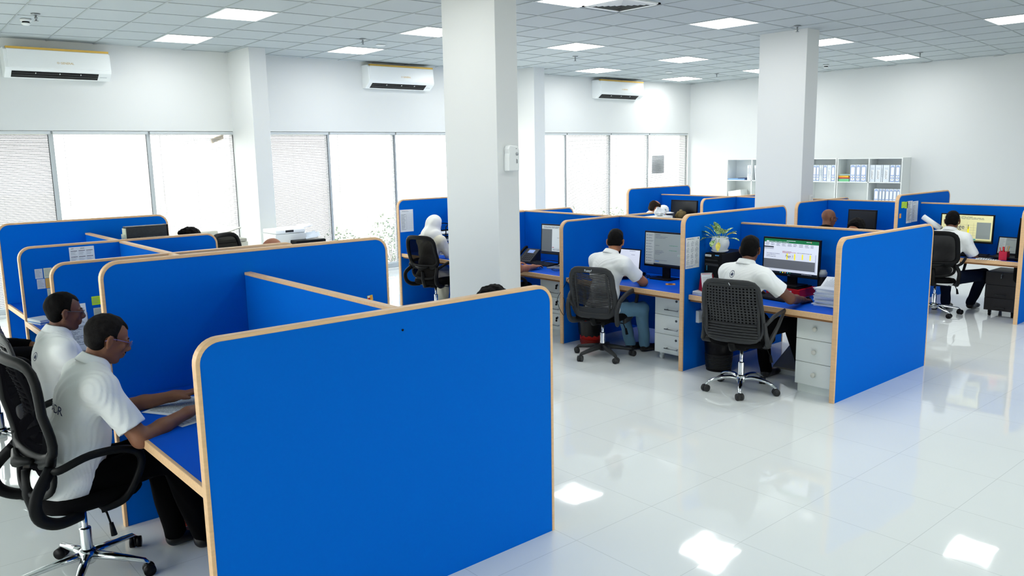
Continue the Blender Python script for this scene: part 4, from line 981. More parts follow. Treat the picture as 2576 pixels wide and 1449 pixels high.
    if moust:
        m = MB(); m.tube([H((.092, -.026, -.060)), H((.104, -.012, -.050)), H((.107, 0, -.049)), H((.104, .012, -.050)), H((.092, .026, -.060))], [.002, .005, .005, .005, .002], 6); m.build('moustache', HAIRM['grey'], root)
    if beard:
        G = Field(Hd-.18, Hd+.16, .006); G.ell(H((.052, 0, -.094)), (.042, .040, .032), R, .02)
        for s_ in (-1, 1): G.cap(H((.006, s_*.062, -.015)), H((.050, s_*.030, -.10)), .012, .020, .02)
        G.mesh('beard', HAIRM['black'], root)
    if glasses:
        m = MB(); gm = mat('glasses_'+glasses, {'purple': '#6B5A8C', 'black': '#0C0C0E', 'steel': '#4C5058'}[glasses], .35, .2)
        for s_ in (-1, 1):
            n_ = 16; m.tube([H((.112-.012*abs(math.cos(2*PI*q/n_))*(s_*math.cos(2*PI*q/n_) > 0), s_*.034+.025*math.cos(2*PI*q/n_), .002+.016*math.sin(2*PI*q/n_))) for q in range(n_)], .0014 if glasses != 'black' else .0026, 6, closed=True)
            m.tube([H((.102, s_*.060, .008)), H((.03, s_*.083, .010)), H((-.012, s_*.084, .006)), H((-.030, s_*.083, -.012))], .0021 if glasses != 'black' else .003, 6)
        m.tube([H((.112, -.010, .006)), H((.116, 0, .009)), H((.112, .010, .006))], .0016, 6)
        g_ = m.build('glasses', gm, root); m = MB()
        for s_ in (-1, 1):
            n_ = 14; vs = [H((.110, s_*.034+.023*math.cos(2*PI*q/n_), .002+.015*math.sin(2*PI*q/n_))) for q in range(n_)]; m.add([tuple(p) for p in vs], [tuple(range(n_))])
        m.build('lens', GLASSD, g_)
    return root
def P1(v): return v
# foreground man, then his neighbour
person('grey haired man in a white polo reading papers at the foreground desk', 0.73, 4.03, 0, lean=.31, hp=.42, hy=0.0, wr=((.545, .13, .765), (.50, -.20, .765)), skin='brown', hair='receding', hcol='grey', h=.006,
       knees=((.42, .11, .53), (.44, -.10, .53)), feet=((.50, .06), (.60, -.06)), hip_z=.52, glasses='purple', eyes=True, moust=True, belly=.05, build=1.05, logo=[('drop', .10, .40, .030), ('BADR', -.02, .30, .055)])
person('man in a white polo with thin glasses facing right beside the slatted chair', .93, 5.22, 0, lean=.10, hp=.18, hy=-.05, wr=((.40, .10, .77), (.38, -.16, .77)), skin='dark', hair='receding', hcol='black', h=.006, hip_z=.445,
       glasses='steel', eyes=True, build=1.05, logo=[('ring', -.05, .41, .022)])
person('person in black at the far left edge, seated behind a high black chair', .78, 6.42, 0, lean=-.05, hp=.3, wr=((.28, .12, .66), (.28, -.12, .66)), skin='brown', hair='scarf', top='black', legs='robe', h=.01, long_sleeve=True, hip_z=.50)
person('dark curly haired person whose head top shows above the foreground panel', 3.16, 3.72, PI, lean=.15, hp=.25, wr=((.42, .2, .75), (.42, -.2, .75)), hair='curly', h=.012, hip_z=.405, skin='tan')
person('bald person whose shiny head top shows in front of the white pilaster', 3.01, 6.45, PI, lean=.15, hp=.45, wr=((.42, .2, .77), (.42, -.2, .77)), hair='none', h=.010, hip_z=.535, skin='pink')
person('dark curly haired person behind the short rounded panel at left', 2.695, 7.58, PI, lean=.12, hp=.2, wr=((.25, .12, .72), (.25, -.12, .72)), hair='curly', h=.012, hip_z=.565, skin='tan')
person('woman in a white headscarf and cream dress seen from behind', 5.70, 8.25, math.radians(12), lean=.17, hp=.25, hy=-.15, wr=((.40, .14, .74), (.42, -.16, .74)), skin='light', hair='scarf', top='cream', legs='cream', h=.009, long_sleeve=True, hip_z=.455, build=.88, shoe=True)
person('man hidden by the near column, only his forearm and hand on the desk showing', 5.40, 6.68, 0, lean=.16, hp=.2, wr=((.44, .12, .73), (.50, -.16, .725)), hair='short', h=.0075, hip_z=.50, skin='pink', sleeve=.5)
person('man in a white polo and blue jeans with short dark beard', 5.60, 5.20, math.radians(-4), lean=.20, hp=.40, hy=.60, wr=((.42, .22, .73), (.46, -.04, .735)), skin='tan', hair='fade', h=.0065, legs='jeans', hip_z=.47, beard=True, build=1.08,
       knees=((.36, .12, .47), (.34, -.18, .46)), feet=((.42, .02), (.50, -.10)), sleeve=.70, elbow_out=(0, 1.3))
person('man in a white polo with a round badge on the back, hand on a mouse', 5.63, 3.70, math.radians(-4), lean=.10, hp=.25, hy=.38, wr=((.40, .22, .73), (.46, -.26, .725)), skin='dark', hair='short', h=.0065, hip_z=.50, build=1.0,
       knees=((.40, .10, .51), (.40, -.20, .54)), feet=((.48, .06), (.66, -.20)), sleeve=.66, elbow_out=(0, .9), logo=[('ring', .045, .455, .026)])
person('balding man in white bending low over his desk in the rear row', 9.16, 7.76, math.radians(-5), lean=.42, hp=.50, hy=-.45, wr=((.50, .2, .74), (.45, -.2, .74)), skin='pink', hair='thin', hcol='brown', h=.010, hip_z=.53)
person('bald man in a dark suit with black framed glasses', 9.42, 5.05, 0, lean=.14, hp=.15, hy=-.45, wr=((.45, .2, .74), (.42, -.2, .74)), skin='dark', hair='none', top='black', h=.009, hip_z=.45, glasses='black', long_sleeve=True)
person('dark haired person beyond the spreadsheet divider, only the hair showing', 7.95, 3.86, PI, lean=.1, hp=.2, wr=((.42, .2, .75), (.42, -.2, .75)), hair='curly', h=.012, hip_z=.485, skin='tan')
person('man in a white polo and navy trousers working at the right hand row', 9.88, 3.78, math.radians(0), lean=.16, hp=.30, hy=.20, wr=((.38, .2, .72), (.42, -.16, .72)), skin='dark', hair='short', h=.008, legs='navy', hip_z=.45, build=.98,
       knees=((.42, .14, .45), (.42, -.28, .46)), feet=((.40, .10), (.62, -.10)))
# ------------------------------------------------------------------ desk things
def scr(name, col, e): return mat(name, col, .5, emit=e*.42, spec=.1)
SG = scr('screen_grey', '#8D9694', .45); SW = scr('screen_white', '#D5DAE6', .8); SGR = scr('screen_green', '#1E7145', .75); SDK = scr('screen_dark', '#6A6E75', .55)
SYW = scr('screen_yellowish', '#D6D2A0', .75); SYE = scr('screen_yellow', '#F4E425', .8); STX = scr('screen_text', '#5A6072', .3); STB = scr('screen_bar', '#1B2433', .3); SCB = scr('screen_cell', '#B9BDC9', .6); SRD = scr('screen_red', '#A8324A', .5)
OFF = mat('screen_off', '#07090C', .3); STL = scr('screen_teal', '#36A6A0', .6)
def monitor(lb, x, y, zb, rz, w, h, zc, content=None, foot=True, brand=None, tilt=.05, group='desktop monitors', bez=.014, chin=.022):
    """screen faces local -x; origin where the foot stands"""
    t = thing('monitor', lb, 'monitor', (x, y, zb), rz, group); T = Matrix.Translation((0, 0, zc)) @ Matrix.Rotation(tilt, 4, 'Y')
    m = MB(); m.M = T; m.box((-.012, -w/2, -h/2), (.012, w/2, h/2)); m.box((.012, -w*.3, -h*.3), (.045, w*.3, h*.3)); m.build('housing', DARK, t, bevel=.003)
    sw, sh = w-2*bez, h-bez-chin; m = MB(); m.M = T
    P_ = Plane2(m, (-.0125, sw/2, -h/2+chin), (0, -1, 0), (0, 0, 1), (-1, 0, 0), .0006); mats = content(P_, sw, sh) if content else [OFF]
    if not content: P_.rect(0, 0, sw, sh, 0)
    m.build('screen', mats, t)
    if brand:
        m = MB(); m.M = T; Q = Plane2(m, (-.0125, .02, -h/2+chin*.3), (0, -1, 0), (0, 0, 1), (-1, 0, 0)); Q.text(brand, 0, 0, .014); m.build('brand_mark', STEEL, t)
    if foot:
        m = MB(); m.box((.02, -.045, .008), (.045, .045, zc)); m.build('stand', DARK, t, bevel=.004)
        m = MB(); m.box((-.09, -.12, 0), (.09, .12, .012)); m.build('foot', DARK, t, bevel=.005)
    return t
def c_sheet(P_, w, h):
    P_.rect(0, 0, w, h, 1)
    P_.rect(0, h*.90, w, h, 2, 2); P_.rect(w*.04, h*.905, w*.09, h*.94, 1, 3); P_.lines(w*.1, h*.915, w*.65, h*.935, 1, 1, .5, 3, 3); P_.lines(w*.42, h*.955, w*.62, h*.975, 1, 1, .6, 3, 5); P_.lines(w*.78, h*.955, w*.88, h*.975, 1, 1, .6, 3, 6); P_.rect(w*.86, h*.95, w*.875, h*.98, 8, 3)
    for q in range(9): P_.lines(w*(.02+.105*q), h*.80, w*(.10+.105*q), h*.89, 3, 3, .35, 2, 20+q)
    P_.rect(0, h*.745, w*.18, h*.775, 6, 2); P_.rect(0, h*.69, w*.18, h*.745, 5, 2)
    P_.lines(w*.35, h*.60, w*.60, h*.665, 3, 7, .45, 2, 8); P_.lines(w*.62, h*.625, w*.97, h*.645, 1, 3, .5, 2, 9)
    for q in range(4): P_.rect(w*.02, h*(.585-.045*q), w*.93, h*(.588-.045*q), 5, 2)
    for q in range(3): P_.lines(w*.05, h*(.555-.045*q), w*.36, h*(.575-.045*q), 1, 3, .5, 2, 30+q)
    for q in range(4): P_.rect(w*(.43+.14*q), h*(.42 if q < 2 else .45), w*(.452+.14*q), h*.60, 4, 3)
    P_.text('Page 1', w*.41, h*.49, .030, 3, 5)
    P_.rect(0, h*.13, w*.95, h*.405, 0, 2); P_.rect(w*.95, h*.10, w*.965, h*.62, 5, 2)
    P_.rect(0, 0, w, h*.055, 6, 2)
    for q, mm in enumerate((9, 4, 8, 9, 2)): P_.rect(w*(.32+.045*q), h*.015, w*(.34+.045*q), h*.045, mm, 3)
    P_.lines(w*.72, h*.02, w*.97, h*.04, 1, 5, .5, 3, 44)
    return [SDK, SW, SGR, STX, SYE, SCB, STB, SRD, mat('icon_orange', '#D98A58', .4, emit=0.225), mat('icon_cyan', '#35B6D0', .4, emit=0.225)]
def c_mail(P_, w, h):
    P_.rect(0, 0, w, h, 0); P_.rect(w*.0, h*.0, w*.235, h, 1, 2)
    for q in range(10):
        P_.lines(w*.07, h*(.90-.09*q), w*.22, h*(.94-.09*q), 2, 2, .4, 3, q)
        P_.rect(w*.03, h*(.905-.09*q), w*.05, h*(.935-.09*q), 2, 3)
    P_.lines(w*.27, h*.93, w*.46, h*.96, 1, 2, .5, 3, 60)
    for q, (a, b_, v) in enumerate(((.27, .60, .88), (.27, .66, .84), (.27, .45, .60), (.27, .58, .44), (.27, .52, .40), (.27, .5, .37), (.27, .45, .33), (.27, .62, .14))): P_.lines(w*a, h*v, w*b_, h*(v+.02), 1, 2, .5, 3, 70+q)
    P_.lines(w*.64, h*.62, w*.98, h*.65, 1, 3, .5, 3, 90); P_.lines(w*.64, h*.47, w*.98, h*.50, 1, 3, .5, 3, 91); P_.rect(w*.86, h*.32, w*.97, h*.38, 1, 2); P_.lines(w*.87, h*.33, w*.96, h*.37, 2, 3, .5, 3, 92)
    P_.rect(w*.27, h*.105, w*.38, h*.125, 4, 3); P_.rect(0, 0, w, h*.045, 5, 2)
    return [SG, mat('screen_list', '#A7AFAD', .4, emit=0.18), STX, mat('screen_greentext', '#4F8A6B', .4, emit=0.135), mat('screen_blue', '#2C6FC4', .4, emit=0.225), STB]
def c_lap(P_, w, h):
    P_.rect(0, 0, w, h, 0); P_.lines(w*.6, h*.93, w*.97, h*.96, 1, 1, .5, 3, 1); P_.lines(w*.68, h*.75, w*.82, h*.78, 1, 1, .5, 3, 2); P_.lines(w*.15, h*.45, w*.42, h*.50, 2, 1, .5, 3, 3); P_.lines(w*.3, h*.30, w*.7, h*.33, 1, 1, .4, 3, 5)
    for a, b_, c_, d_ in ((.50, .44, .66, .47), (.53, .47, .63, .50), (.565, .50, .595, .56), (.50, .47, .52, .52), (.64, .47, .66, .52)): P_.rect(w*a, h*b_, w*c_, h*d_, 2, 3)
    return [SW, STX, mat('screen_navy', '#20306B', .4, emit=0.135)]
def c_b1(P_, w, h):
    P_.rect(0, 0, w, h, 0); P_.rect(0, h*.055, w*.30, h*.86, 1, 2); P_.rect(w*.30, h*.06, w*.96, h*.88, 2, 2); P_.lines(w*.05, h*.9, w*.8, h*.96, 2, 3, .4, 3, 3); P_.lines(w*.45, h*.55, w*.6, h*.57, 1, 3, .5, 3, 2)
    P_.rect(w*.30, h*.17, w*.96, h*.175, 3, 3); P_.rect(w*.31, h*.19, w*.36, h*.21, 4, 3); P_.lines(w*.33, h*.09, w*.9, h*.14, 2, 3, .5, 3, 9); P_.rect(0, 0, w, h*.05, 5, 2)
    return [mat('screen_pale', '#B6BEBC', .4, emit=0.225), mat('screen_mid', '#565D60', .4, emit=0.18), mat('screen_page', '#C3CBCA', .4, emit=0.27), STX, SRD, STB]
def c_c4(P_, w, h):
    P_.rect(0, 0, w, h, 0); P_.rect(w*.70, h*.10, w*.97, h*.74, 1, 2); P_.lines(w*.05, h*.84, w*.9, h*.96, 3, 2, .35, 3, 4)
    for q in range(5): P_.rect(w*.05, h*(.62-.10*q), w*.69, h*(.625-.10*q), 3, 3)
    for q in range(5): P_.rect(w*(.12+.13*q), h*.2, w*(.123+.13*q), h*.72, 3, 3)
    P_.rect(w*.525, h*.30, w*.56, h*.56, 4, 4); P_.text('Page 1', w*.22, h*.46, .075, 2, 6); P_.rect(0, h*.05, w*.7, h*.09, 5, 3); P_.rect(0, 0, w, h*.045, 6, 2)
    for q in range(8): P_.rect(w*(.36+.045*q), h*.008, w*(.375+.045*q), h*.036, (4, 5, 7)[q % 3], 5)
    return [SYW, SG, STX, mat('screen_line', '#A29E78', .4, emit=0.18), SYE, STL, mat('screen_olive', '#8C8A55', .4, emit=0.18), SRD]
monitor('large monitor showing a green topped spreadsheet on a red box', 6.40, 3.715, DZB+.085, math.radians(-2), .555, .335, .245, c_sheet, brand='DELL', tilt=.03)
monitor('monitor with a grey message list beside the laptop of the man in jeans', 6.36, 5.07, DZB, math.radians(0), .50, .355, .295, c_mail, brand=None, tilt=.03)
monitor('monitor with a grey document cut off by the panel behind the telephone', 6.34, 6.55, DZB, math.radians(6), .54, .345, .295, c_b1, tilt=.05)
monitor('blank black monitor of the rear row left of the far column', 10.22, 7.78, DZC, 0, .50, .30, .37)
monitor('blank black monitor just right of the far column', 10.22, 4.95, DZC, 0, .375, .25, .36)
monitor('wide monitor with a yellowish spreadsheet reading Page 1 at right', 10.25, 3.705, DZC, 0, .585, .335, .315, c_c4)
def laptop(lb, x, y, z, rz, w, h, content, ang=.25, body=DARK):
    t = thing('laptop', lb, 'laptop', (x, y, z), rz, 'laptops on desks')
    m = MB(); m.box((-.22, -w/2, 0), (0, w/2, .016)); m.build('base', body, t, bevel=.003)
    m = MB()
    for a in range(5):
        for b_ in range(13): m.box((-.10+a*.017, -w*.43+b_*w*.066, .016), (-.086+a*.017, -w*.43+b_*w*.066+w*.056, .018))
    m.build('keyboard', GREYP, t)
    m = MB(); m.M = Matrix.Translation((0, 0, .014)) @ Matrix.Rotation(ang, 4, 'Y'); m.box((-.004, -w/2, 0), (.004, w/2, h)); m.build('lid', body, t, bevel=.002)
    m = MB(); m.M = Matrix.Translation((0, 0, .014)) @ Matrix.Rotation(ang, 4, 'Y'); P_ = Plane2(m, (-.0045, w/2-.012, .018), (0, -1, 0), (0, 0, 1), (-1, 0, 0), .0005); mats = content(P_, w-.024, h-.03); m.build('screen', mats, t)
    return t
laptop('black laptop with a white page in front of the man in jeans', 6.27, 5.50, DZB+.035, math.radians(4), .35, .235, c_lap, .12)
laptop('black laptop with a grey sheet at the right edge behind the red pen cup', 10.22, 3.20, DZC+.02, math.radians(-5), .33, .21, c_mail, .2)
laptop('silver laptop lying open low beside the telephone monitor', 6.33, 6.38, DZB, math.radians(10), .32, .06, c_lap, 1.2, mat('silver_case', '#A9ADAE', .35, .6))
m = MB(); m.box((6.22, 5.36, DZB+.0), (6.42, 5.58, DZB+.034)); tag(m.build('docking_station', BLACK, bevel=.004), 'small black box under the white screened laptop', 'box')
def keyboard(lb, x, y, z, rz, w=.44):
    t = thing('keyboard', lb, 'keyboard', (x, y, z), rz, 'computer keyboards'); m = MB(); m.add([(-.07, -w/2, 0), (.07, -w/2, 0), (.07, w/2, 0), (-.07, w/2, 0), (-.07, -w/2, .014), (.07, -w/2, .026), (.07, w/2, .026), (-.07, w/2, .014)], [(0, 3, 2, 1), (4, 5, 6, 7), (0, 1, 5, 4), (1, 2, 6, 5), (2, 3, 7, 6), (3, 0, 4, 7)]); m.build('case', DARK, t, bevel=.003)
    m = MB()
    for a in range(6):
        for b_ in range(20):
            xx, yy = -.06+a*.0205, -w/2+.012+b_*(w-.024)/20; z0 = .014+(xx+.07)/.14*.012; m.box((xx, yy, z0-.001), (xx+.017, yy+(w-.024)/20*.84, z0+.007))
    m.build('keys', GREYP, t); return t
keyboard('black keyboard in front of the red box and spreadsheet monitor', 6.13, 3.74, DZB, math.radians(-8), .40)
keyboard('black keyboard beside the desk telephone', 6.26, 6.78, DZB, math.radians(-4))
keyboard('black keyboard below the yellowish spreadsheet screen', 10.16, 3.60, DZC, 0, .38)
def mouse(lb, x, y, z, rz=0):
    t = thing('computer_mouse', lb, 'mouse', (x, y, z), rz, 'computer mice'); m = MB(); m.pad((0, 0, 0), .105, .062, .026, rnd_=.012, crown=.012, e=2.4); m.build('shell', BLACK, t)
    m = MB(); m.cyl((.03, -.004, .034), (.03, .004, .034), .007, 10); m.build('wheel', GREYP, t)
mouse('black mouse under the hand beside the red box', 6.20, 3.44, DZB); mouse('dark second mouse right of the hand near the paper pile', 6.32, 3.345, DZB, .6); mouse('black mouse near the red pen cup', 10.16, 3.42, DZC)
t = thing('cardboard_box', 'red glossy box serving as a monitor riser', 'box', (6.42, 3.72, DZB)); m = MB(); m.box((-.13, -.16, 0), (.13, .16, .072)); m.build('body', RED, t, bevel=.002)
m = MB(); P_ = Plane2(m, (-.1305, .15, 0), (0, -1, 0), (0, 0, 1), (-1, 0, 0)); P_.rect(.02, .012, .12, .05, 1); P_.text('Box', .20, .02, .03, 0) if False else P_.rect(.21, .012, .235, .056, 0); m.build('print', [PAPER, NAVY], t)
m = MB(); m.box((6.30, 3.58, DZB+.0725), (6.53, 3.86, DZB+.084)); tag(m.build('riser_board', DARK, bevel=.002), 'thin black board between the red box and the monitor foot', 'board')
# thermos
t = thing('thermos', 'black flask with a grey lid behind the paper pile', 'bottle', (6.42, 3.43, DZB)); m = MB(); m.lathe([(.036, 0), (.038, .01), (.038, .19), (.034, .20)], 24); m.build('flask', DARK, t)
m = MB(); m.lathe([(.040, .19), (.040, .225), (.032, .232), (.03, .245), (0, .246)], 24); m.build('lid', mat('grey_lid', '#8F9698', .4), t)
# paper pile
t = thing('paper_stack', 'tall untidy pile of white sheets fanned at the top beside the end panel', 'papers', (6.24, 3.215, DZB)); rg = random.Random(3); z = 0
for q in range(17):
    hh = rg.uniform(.006, .010); m = MB(); m.M = Matrix.Rotation(rg.uniform(-.12, .12), 4, 'Z'); ox, oy = rg.uniform(-.012, .012), rg.uniform(-.010, .010)
    m.box((-.148+ox, -.104+oy, z), (.148+ox, .104+oy, z+hh-.0008)); m.build('paper_bundle', PAPER if q % 3 else PAPERB, t); z += hh
for q in range(4):
    m = MB(); a = -.5+.24*q; m.M = Matrix.Translation((.02, -.01+.01*q, z+.004*q)) @ Matrix.Rotation(a, 4, 'Z') @ Matrix.Rotation(-.30, 4, 'Y')
    P_ = Plane2(m, (-.14, -.10, .0), (1, 0, 0), (0, 1, 0), (0, 0, 1)); P_.rect(0, 0, .29, .20, 0); P_.lines(.10, .02, .28, .18, 16, 1, .2, 2, q); m.build('loose_sheet', [PAPER, INKL], t, solid=.0004)
t = thing('cable_bundle', 'bunch of black and blue cables beside the paper pile', 'cables', (6.12, 3.06, DZB))
for q in range(5):
    m = MB(); rg = random.Random(q); m.tube(smooth_path([(rg.uniform(-.07, .07), rg.uniform(-.03, .06), .008+.012*q+rg.uniform(0, .01)) for _ in range(6)], 5), .005, 6); m.build('cable', CORD if q % 2 else mat('cable_blue', '#123A78', .5), t)
# pc tower and plant
t = thing('computer_tower', 'black desktop tower under the potted plant', 'computer', (6.17, 4.225, DZB)); m = MB(); m.box((-.19, -.085, 0), (.20, .085, .365)); m.build('case', DARK, t, bevel=.004)
m = MB(); m.box((-.205, -.083, .005), (-.19, .083, .36)); m.build('front_bezel', BLACK, t, bevel=.003)
m = MB(); P_ = Plane2(m, (-.2055, .08, .01), (0, -1, 0), (0, 0, 1), (-1, 0, 0)); P_.rect(.005, .325, .07, .343, 0); P_.lines(.008, .328, .066, .34, 1, 1, .4, 3); P_.rect(.11, .335, .15, .345, 2); P_.rect(.02, .20, .03, .245, 3)
for q in range(5): P_.rect(.06+.012*q, .13, .066+.012*q, .142, 4)
m.build('stickers', [PAPER, INK, mat('blue_label', '#3E8FD0', .4), mat('teal_label', '#1C7C9C', .4), STEEL], t)
m = MB(); m.box((-.210, -.06, .30), (-.205, .07, .308)); m.box((-.212, -.07, .255), (-.205, .07, .275)); m.box((-.21, -.07, .10), (-.205, .06, .12)); m.build('drive_bay', GREYP, t)
m = MB(); m.cyl((-.205, .03, .06), (-.21, .03, .06), .012, 16); m.build('power_button', STEEL, t)
t = thing('potted_plant', 'variegated green leafy plant in a ribbed white pot on the black tower', 'plant', (6.06, 4.215, DZB+.3655))
m = MB(); m.lathe([(.045, 0), (.07, .012), (.078, .022), (.074, .024), (.05, .010), (0, .010)], 32); m.build('saucer', mat('ceramic_white', '#E4E8E8', .25), t)
m = MB(); m.lathe([(.050, .012), (.066, .03), (.080, .065), (.082, .09), (.074, .118), (.068, .128), (.073, .136), (.070, .138), (.062, .128), (.062, .112), (0, .112)], 72, flute=.012, nfl=24); m.build('pot', MATS['ceramic_white'], t)
m = MB(); m.lathe([(.0, .116), (.062, .114)], 20); m.build('soil', mat('soil', '#3A2A1E', .95, bump=1, bscale=80), t)
leafm = bpy.data.materials.new('variegated_leaf'); leafm.use_nodes = True; nt = leafm.node_tree; b = nt.nodes['Principled BSDF']; b.inputs['Roughness'].default_value = .4
uvn = nt.nodes.new('ShaderNodeTexCoord'); n1 = nt.nodes.new('ShaderNodeTexNoise'); n1.inputs['Scale'].default_value = 70; n1.inputs['Detail'].default_value = 3; cr = nt.nodes.new('ShaderNodeValToRGB')
cr.color_ramp.elements[0].position = .40; cr.color_ramp.elements[0].color = srgb('#3E7A33'); cr.color_ramp.elements[1].position = .56; cr.color_ramp.elements[1].color = srgb('#CFE0A6')
e1 = cr.color_ramp.elements.new(.47); e1.color = srgb('#6FA04A'); nt.links.new(uvn.outputs['Object'], n1.inputs['Vector']); nt.links.new(n1.outputs['Fac'], cr.inputs[0]); nt.links.new(cr.outputs[0], b.inputs['Base Color'])
yleaf = mat('yellowing_leaf', '#D8C84E', .4, var=.4, vscale=60)
LV = [(-.75, .95, .17), (-.35, 1.15, .17), (0, 1.3, .18), (.3, 1.25, .17), (.62, .95, .16), (.95, .75, .19), (1.25, .50, .22), (-1.15, .55, .20), (-1.35, .30, .22), (1.5, .2, .19), (.1, -.45, .12), (-.9, -.1, .13), (.5, -.6, .15), (1.9, .7, .15), (-2.2, .8, .14), (2.7, .9, .15)]
for q, (az, el, ln) in enumerate(LV):
    # az measured so that 0 points to the viewer side (-x), positive to the right (-y)
    d = Vector((-math.cos(az), -math.sin(az), 0)); base = Vector((0, 0, .115 if el > 0 else .137))+d*(.015 if el > 0 else .055); m = MB(); vs = []; n_ = 9; wmx = .021+.004*(q % 3); elv = el
    pos = base+Vector((0, 0, .0)); sd = Vector((0, 0, 1)).cross(d).normalized(); st = base
    stem = [Vector(base)]; L0 = ln*.42
    for k in range(3): st = st+(d*math.cos(elv)+Vector((0, 0, 1))*math.sin(elv))*L0/3; stem.append(Vector(st))
    rows = []
    for k in range(n_+1):
        s_ = k/n_; e_ = elv-s_*.7; wd = wmx*math.sin(PI*min(1, s_*.96+.02))**.75
        c = Vector(st); nrm = d*(-math.sin(e_))+Vector((0, 0, 1))*math.cos(e_)
        for side, dep in ((-1, .25), (0, -.12), (1, .25)): vs.append(c+sd*side*wd+nrm*wd*dep)
        st = st+(d*math.cos(e_)+Vector((0, 0, 1))*math.sin(e_))*ln*.62/n_
    m.add(vs, [(3*k+c, 3*k+c+1, 3*k+c+4, 3*k+c+3) for k in range(n_) for c in range(2)], 0, True)
    lf = m.build('leaf', yleaf if q in (6, 12) else leafm, t); m = MB(); m.tube(stem, .0022, 5); m.build('leaf_stalk', mat('stalk', '#7FA35A', .5), lf)
# tent calendar on papers
m = MB(); rg = random.Random(5)
t = thing('paper_stack', 'low stack of white papers under the red tent calendar', 'papers', (5.955, 4.225, DZB))
for q in range(3): m = MB(); m.M = Matrix.Rotation(.05*q-.05, 4, 'Z'); m.box((-.12, -.11, .011*q), (.13, .11, .011*q+.0105)); m.build('paper_bundle', PAPER if q != 1 else PAPERB, t)
t = thing('desk_calendar', 'red tent calendar with a white month page beside the potted plant', 'calendar', (5.95, 4.235, DZB+.034), math.radians(56))
m = MB(); m.prism([(-.05, 0), (.05, 0), (0, .155)], lambda u, v, w_: (u, -.085+.17*w_, v)); m.build('stand', RED, t)
m = MB(); an = math.atan2(.155, .05); P_ = Plane2(m, (-.051, .085, .004), (0, -1, 0), (math.cos(an), 0, math.sin(an)), (-math.sin(an), 0, math.cos(an)), .001)
P_.rect(0, .018, .17, .163, 0); P_.rect(.005, .15, .085, .154, 2, 2); P_.rect(.10, .085, .168, .155, 3, 2); P_.rect(.10, .03, .168, .085, 4, 2); P_.rect(.12, .045, .15, .08, 5, 3); P_.rect(.105, .10, .16, .15, 2, 3); P_.rect(.11, .11, .125, .14, 3, 4)
for a in range(5):
    for c in range(6): P_.rect(.012+.012*c, .06+.014*a, .018+.012*c, .065+.014*a, 1, 2)
P_.lines(.01, .028, .085, .045, 1, 1, .5, 2); P_.lines(.02, .004, .15, .014, 1, 0, .5, 2); m.build('page', [PAPER, INKL, RED, DARK, mat('photo_blue', '#3F7FC0', .5), YEL], t)
m = MB(); m.cyl((0, -.084, .157), (0, .084, .157), .004, 8); m.build('wire_binding', STEEL, t)
def sheet(lb, o, U, Vv, n, w, h, draw, cat='paper', name='paper_sheet', mats=None, group=None, base=PAPER):
    m = MB(); P_ = Plane2(m, o, U, Vv, n, .0009); P_.rect(0, 0, w, h, 0, 1); draw(P_, w, h)
    ob = m.build(name, mats or [base, INK, INKL, INKB]); return tag(ob, lb, cat, group)
def d_year(P_, w, h, nx=3, ny=4):
    P_.lines(w*.1, h*.93, w*.8, h*.965, 2, 1, .4, 2, 1); P_.rect(w*.86, h*.93, w*.92, h*.97, 1, 2)
    for a in range(nx):
        for c in range(ny):
            x0, y0 = w*(.06+.31*a), h*(.13+.195*c)
            for r_ in range(5): P_.lines(x0, y0+h*.025*r_, x0+w*.24, y0+h*(.025*r_+.016), 1, 2, .5, 2, a*7+c*3+r_, True)
            P_.rect(x0+w*.07, y0+h*.14, x0+w*.16, y0+h*.15, 1, 2)
    P_.lines(w*.06, h*.03, w*.9, h*.10, 3, 3, .3, 2, 5)
def d_text(n=26, seed=1):
    def f(P_, w, h):
        P_.lines(w*.35, h*.93, w*.7, h*.96, 1, 1, .5, 2, 2); P_.rect(w*.06, h*.90, w*.94, h*.905, 1, 2); P_.lines(w*.08, h*.10, w*.95, h*.88, n, 2, .45, 2, seed); P_.lines(w*.5, h*.04, w*.7, h*.08, 1, 1, .5, 2, 4)
    return f
def d_form(P_, w, h):
    P_.lines(w*.15, h*.90, w*.85, h*.95, 2, 2, .4, 2, 1)
    for q in range(16): P_.rect(w*.08, h*(.80-.045*q), w*.94, h*(.803-.045*q), 2, 2)
    for q in (.08, .48, .94): P_.rect(w*q-.0008, h*.12, w*q+.0008, h*.80, 2, 2)
    for q in range(16): P_.lines(w*.1, h*(.765-.045*q), w*.44, h*(.79-.045*q), 1, 1 if q % 4 == 0 else 2, .5, 3, q)
def py(lb, x, y, z, w, h, draw, **k): return sheet(lb, (x, y-TH/2-.001, z), (1, 0, 0), (0, 0, 1), (0, -1, 0), w, h, draw, **k)
py('year calendar sheet on the tall panel left of the red tent calendar', 5.745, 4.369, .925, .20, .275, d_year, cat='calendar', name='wall_calendar')
py('printed form pinned on the panel behind the woman in a headscarf', 5.765, 8.96, .97, .205, .29, d_form)
def d_cal2(P_, w, h):
    P_.lines(w*.08, h*.90, w*.25, h*.95, 1, 1, .5, 2, 1); P_.text('2024', w*.44, h*.89, h*.09, 1)
    for a in range(3):
        for c in range(3):
            x0, y0 = w*(.06+.31*a), h*(.03+.28*c); P_.rect(x0, y0+h*.21, x0+w*.26, y0+h*.235, 1, 2)
            for r_ in range(5): P_.lines(x0, y0+h*.035*r_+.004, x0+w*.25, y0+h*(.035*r_+.022)+.004, 1, 2, .4, 2, a+c*3+r_)
py('white calendar page taped high on the blue panel at left', 1.465, 7.04, 1.13, .18, .165, d_cal2, cat='calendar', name='wall_calendar')
NOTE = lambda s_: (lambda P_, w, h: P_.lines(w*.1, h*.15, w*.9, h*.9, 6, 2, .25, 2, s_))
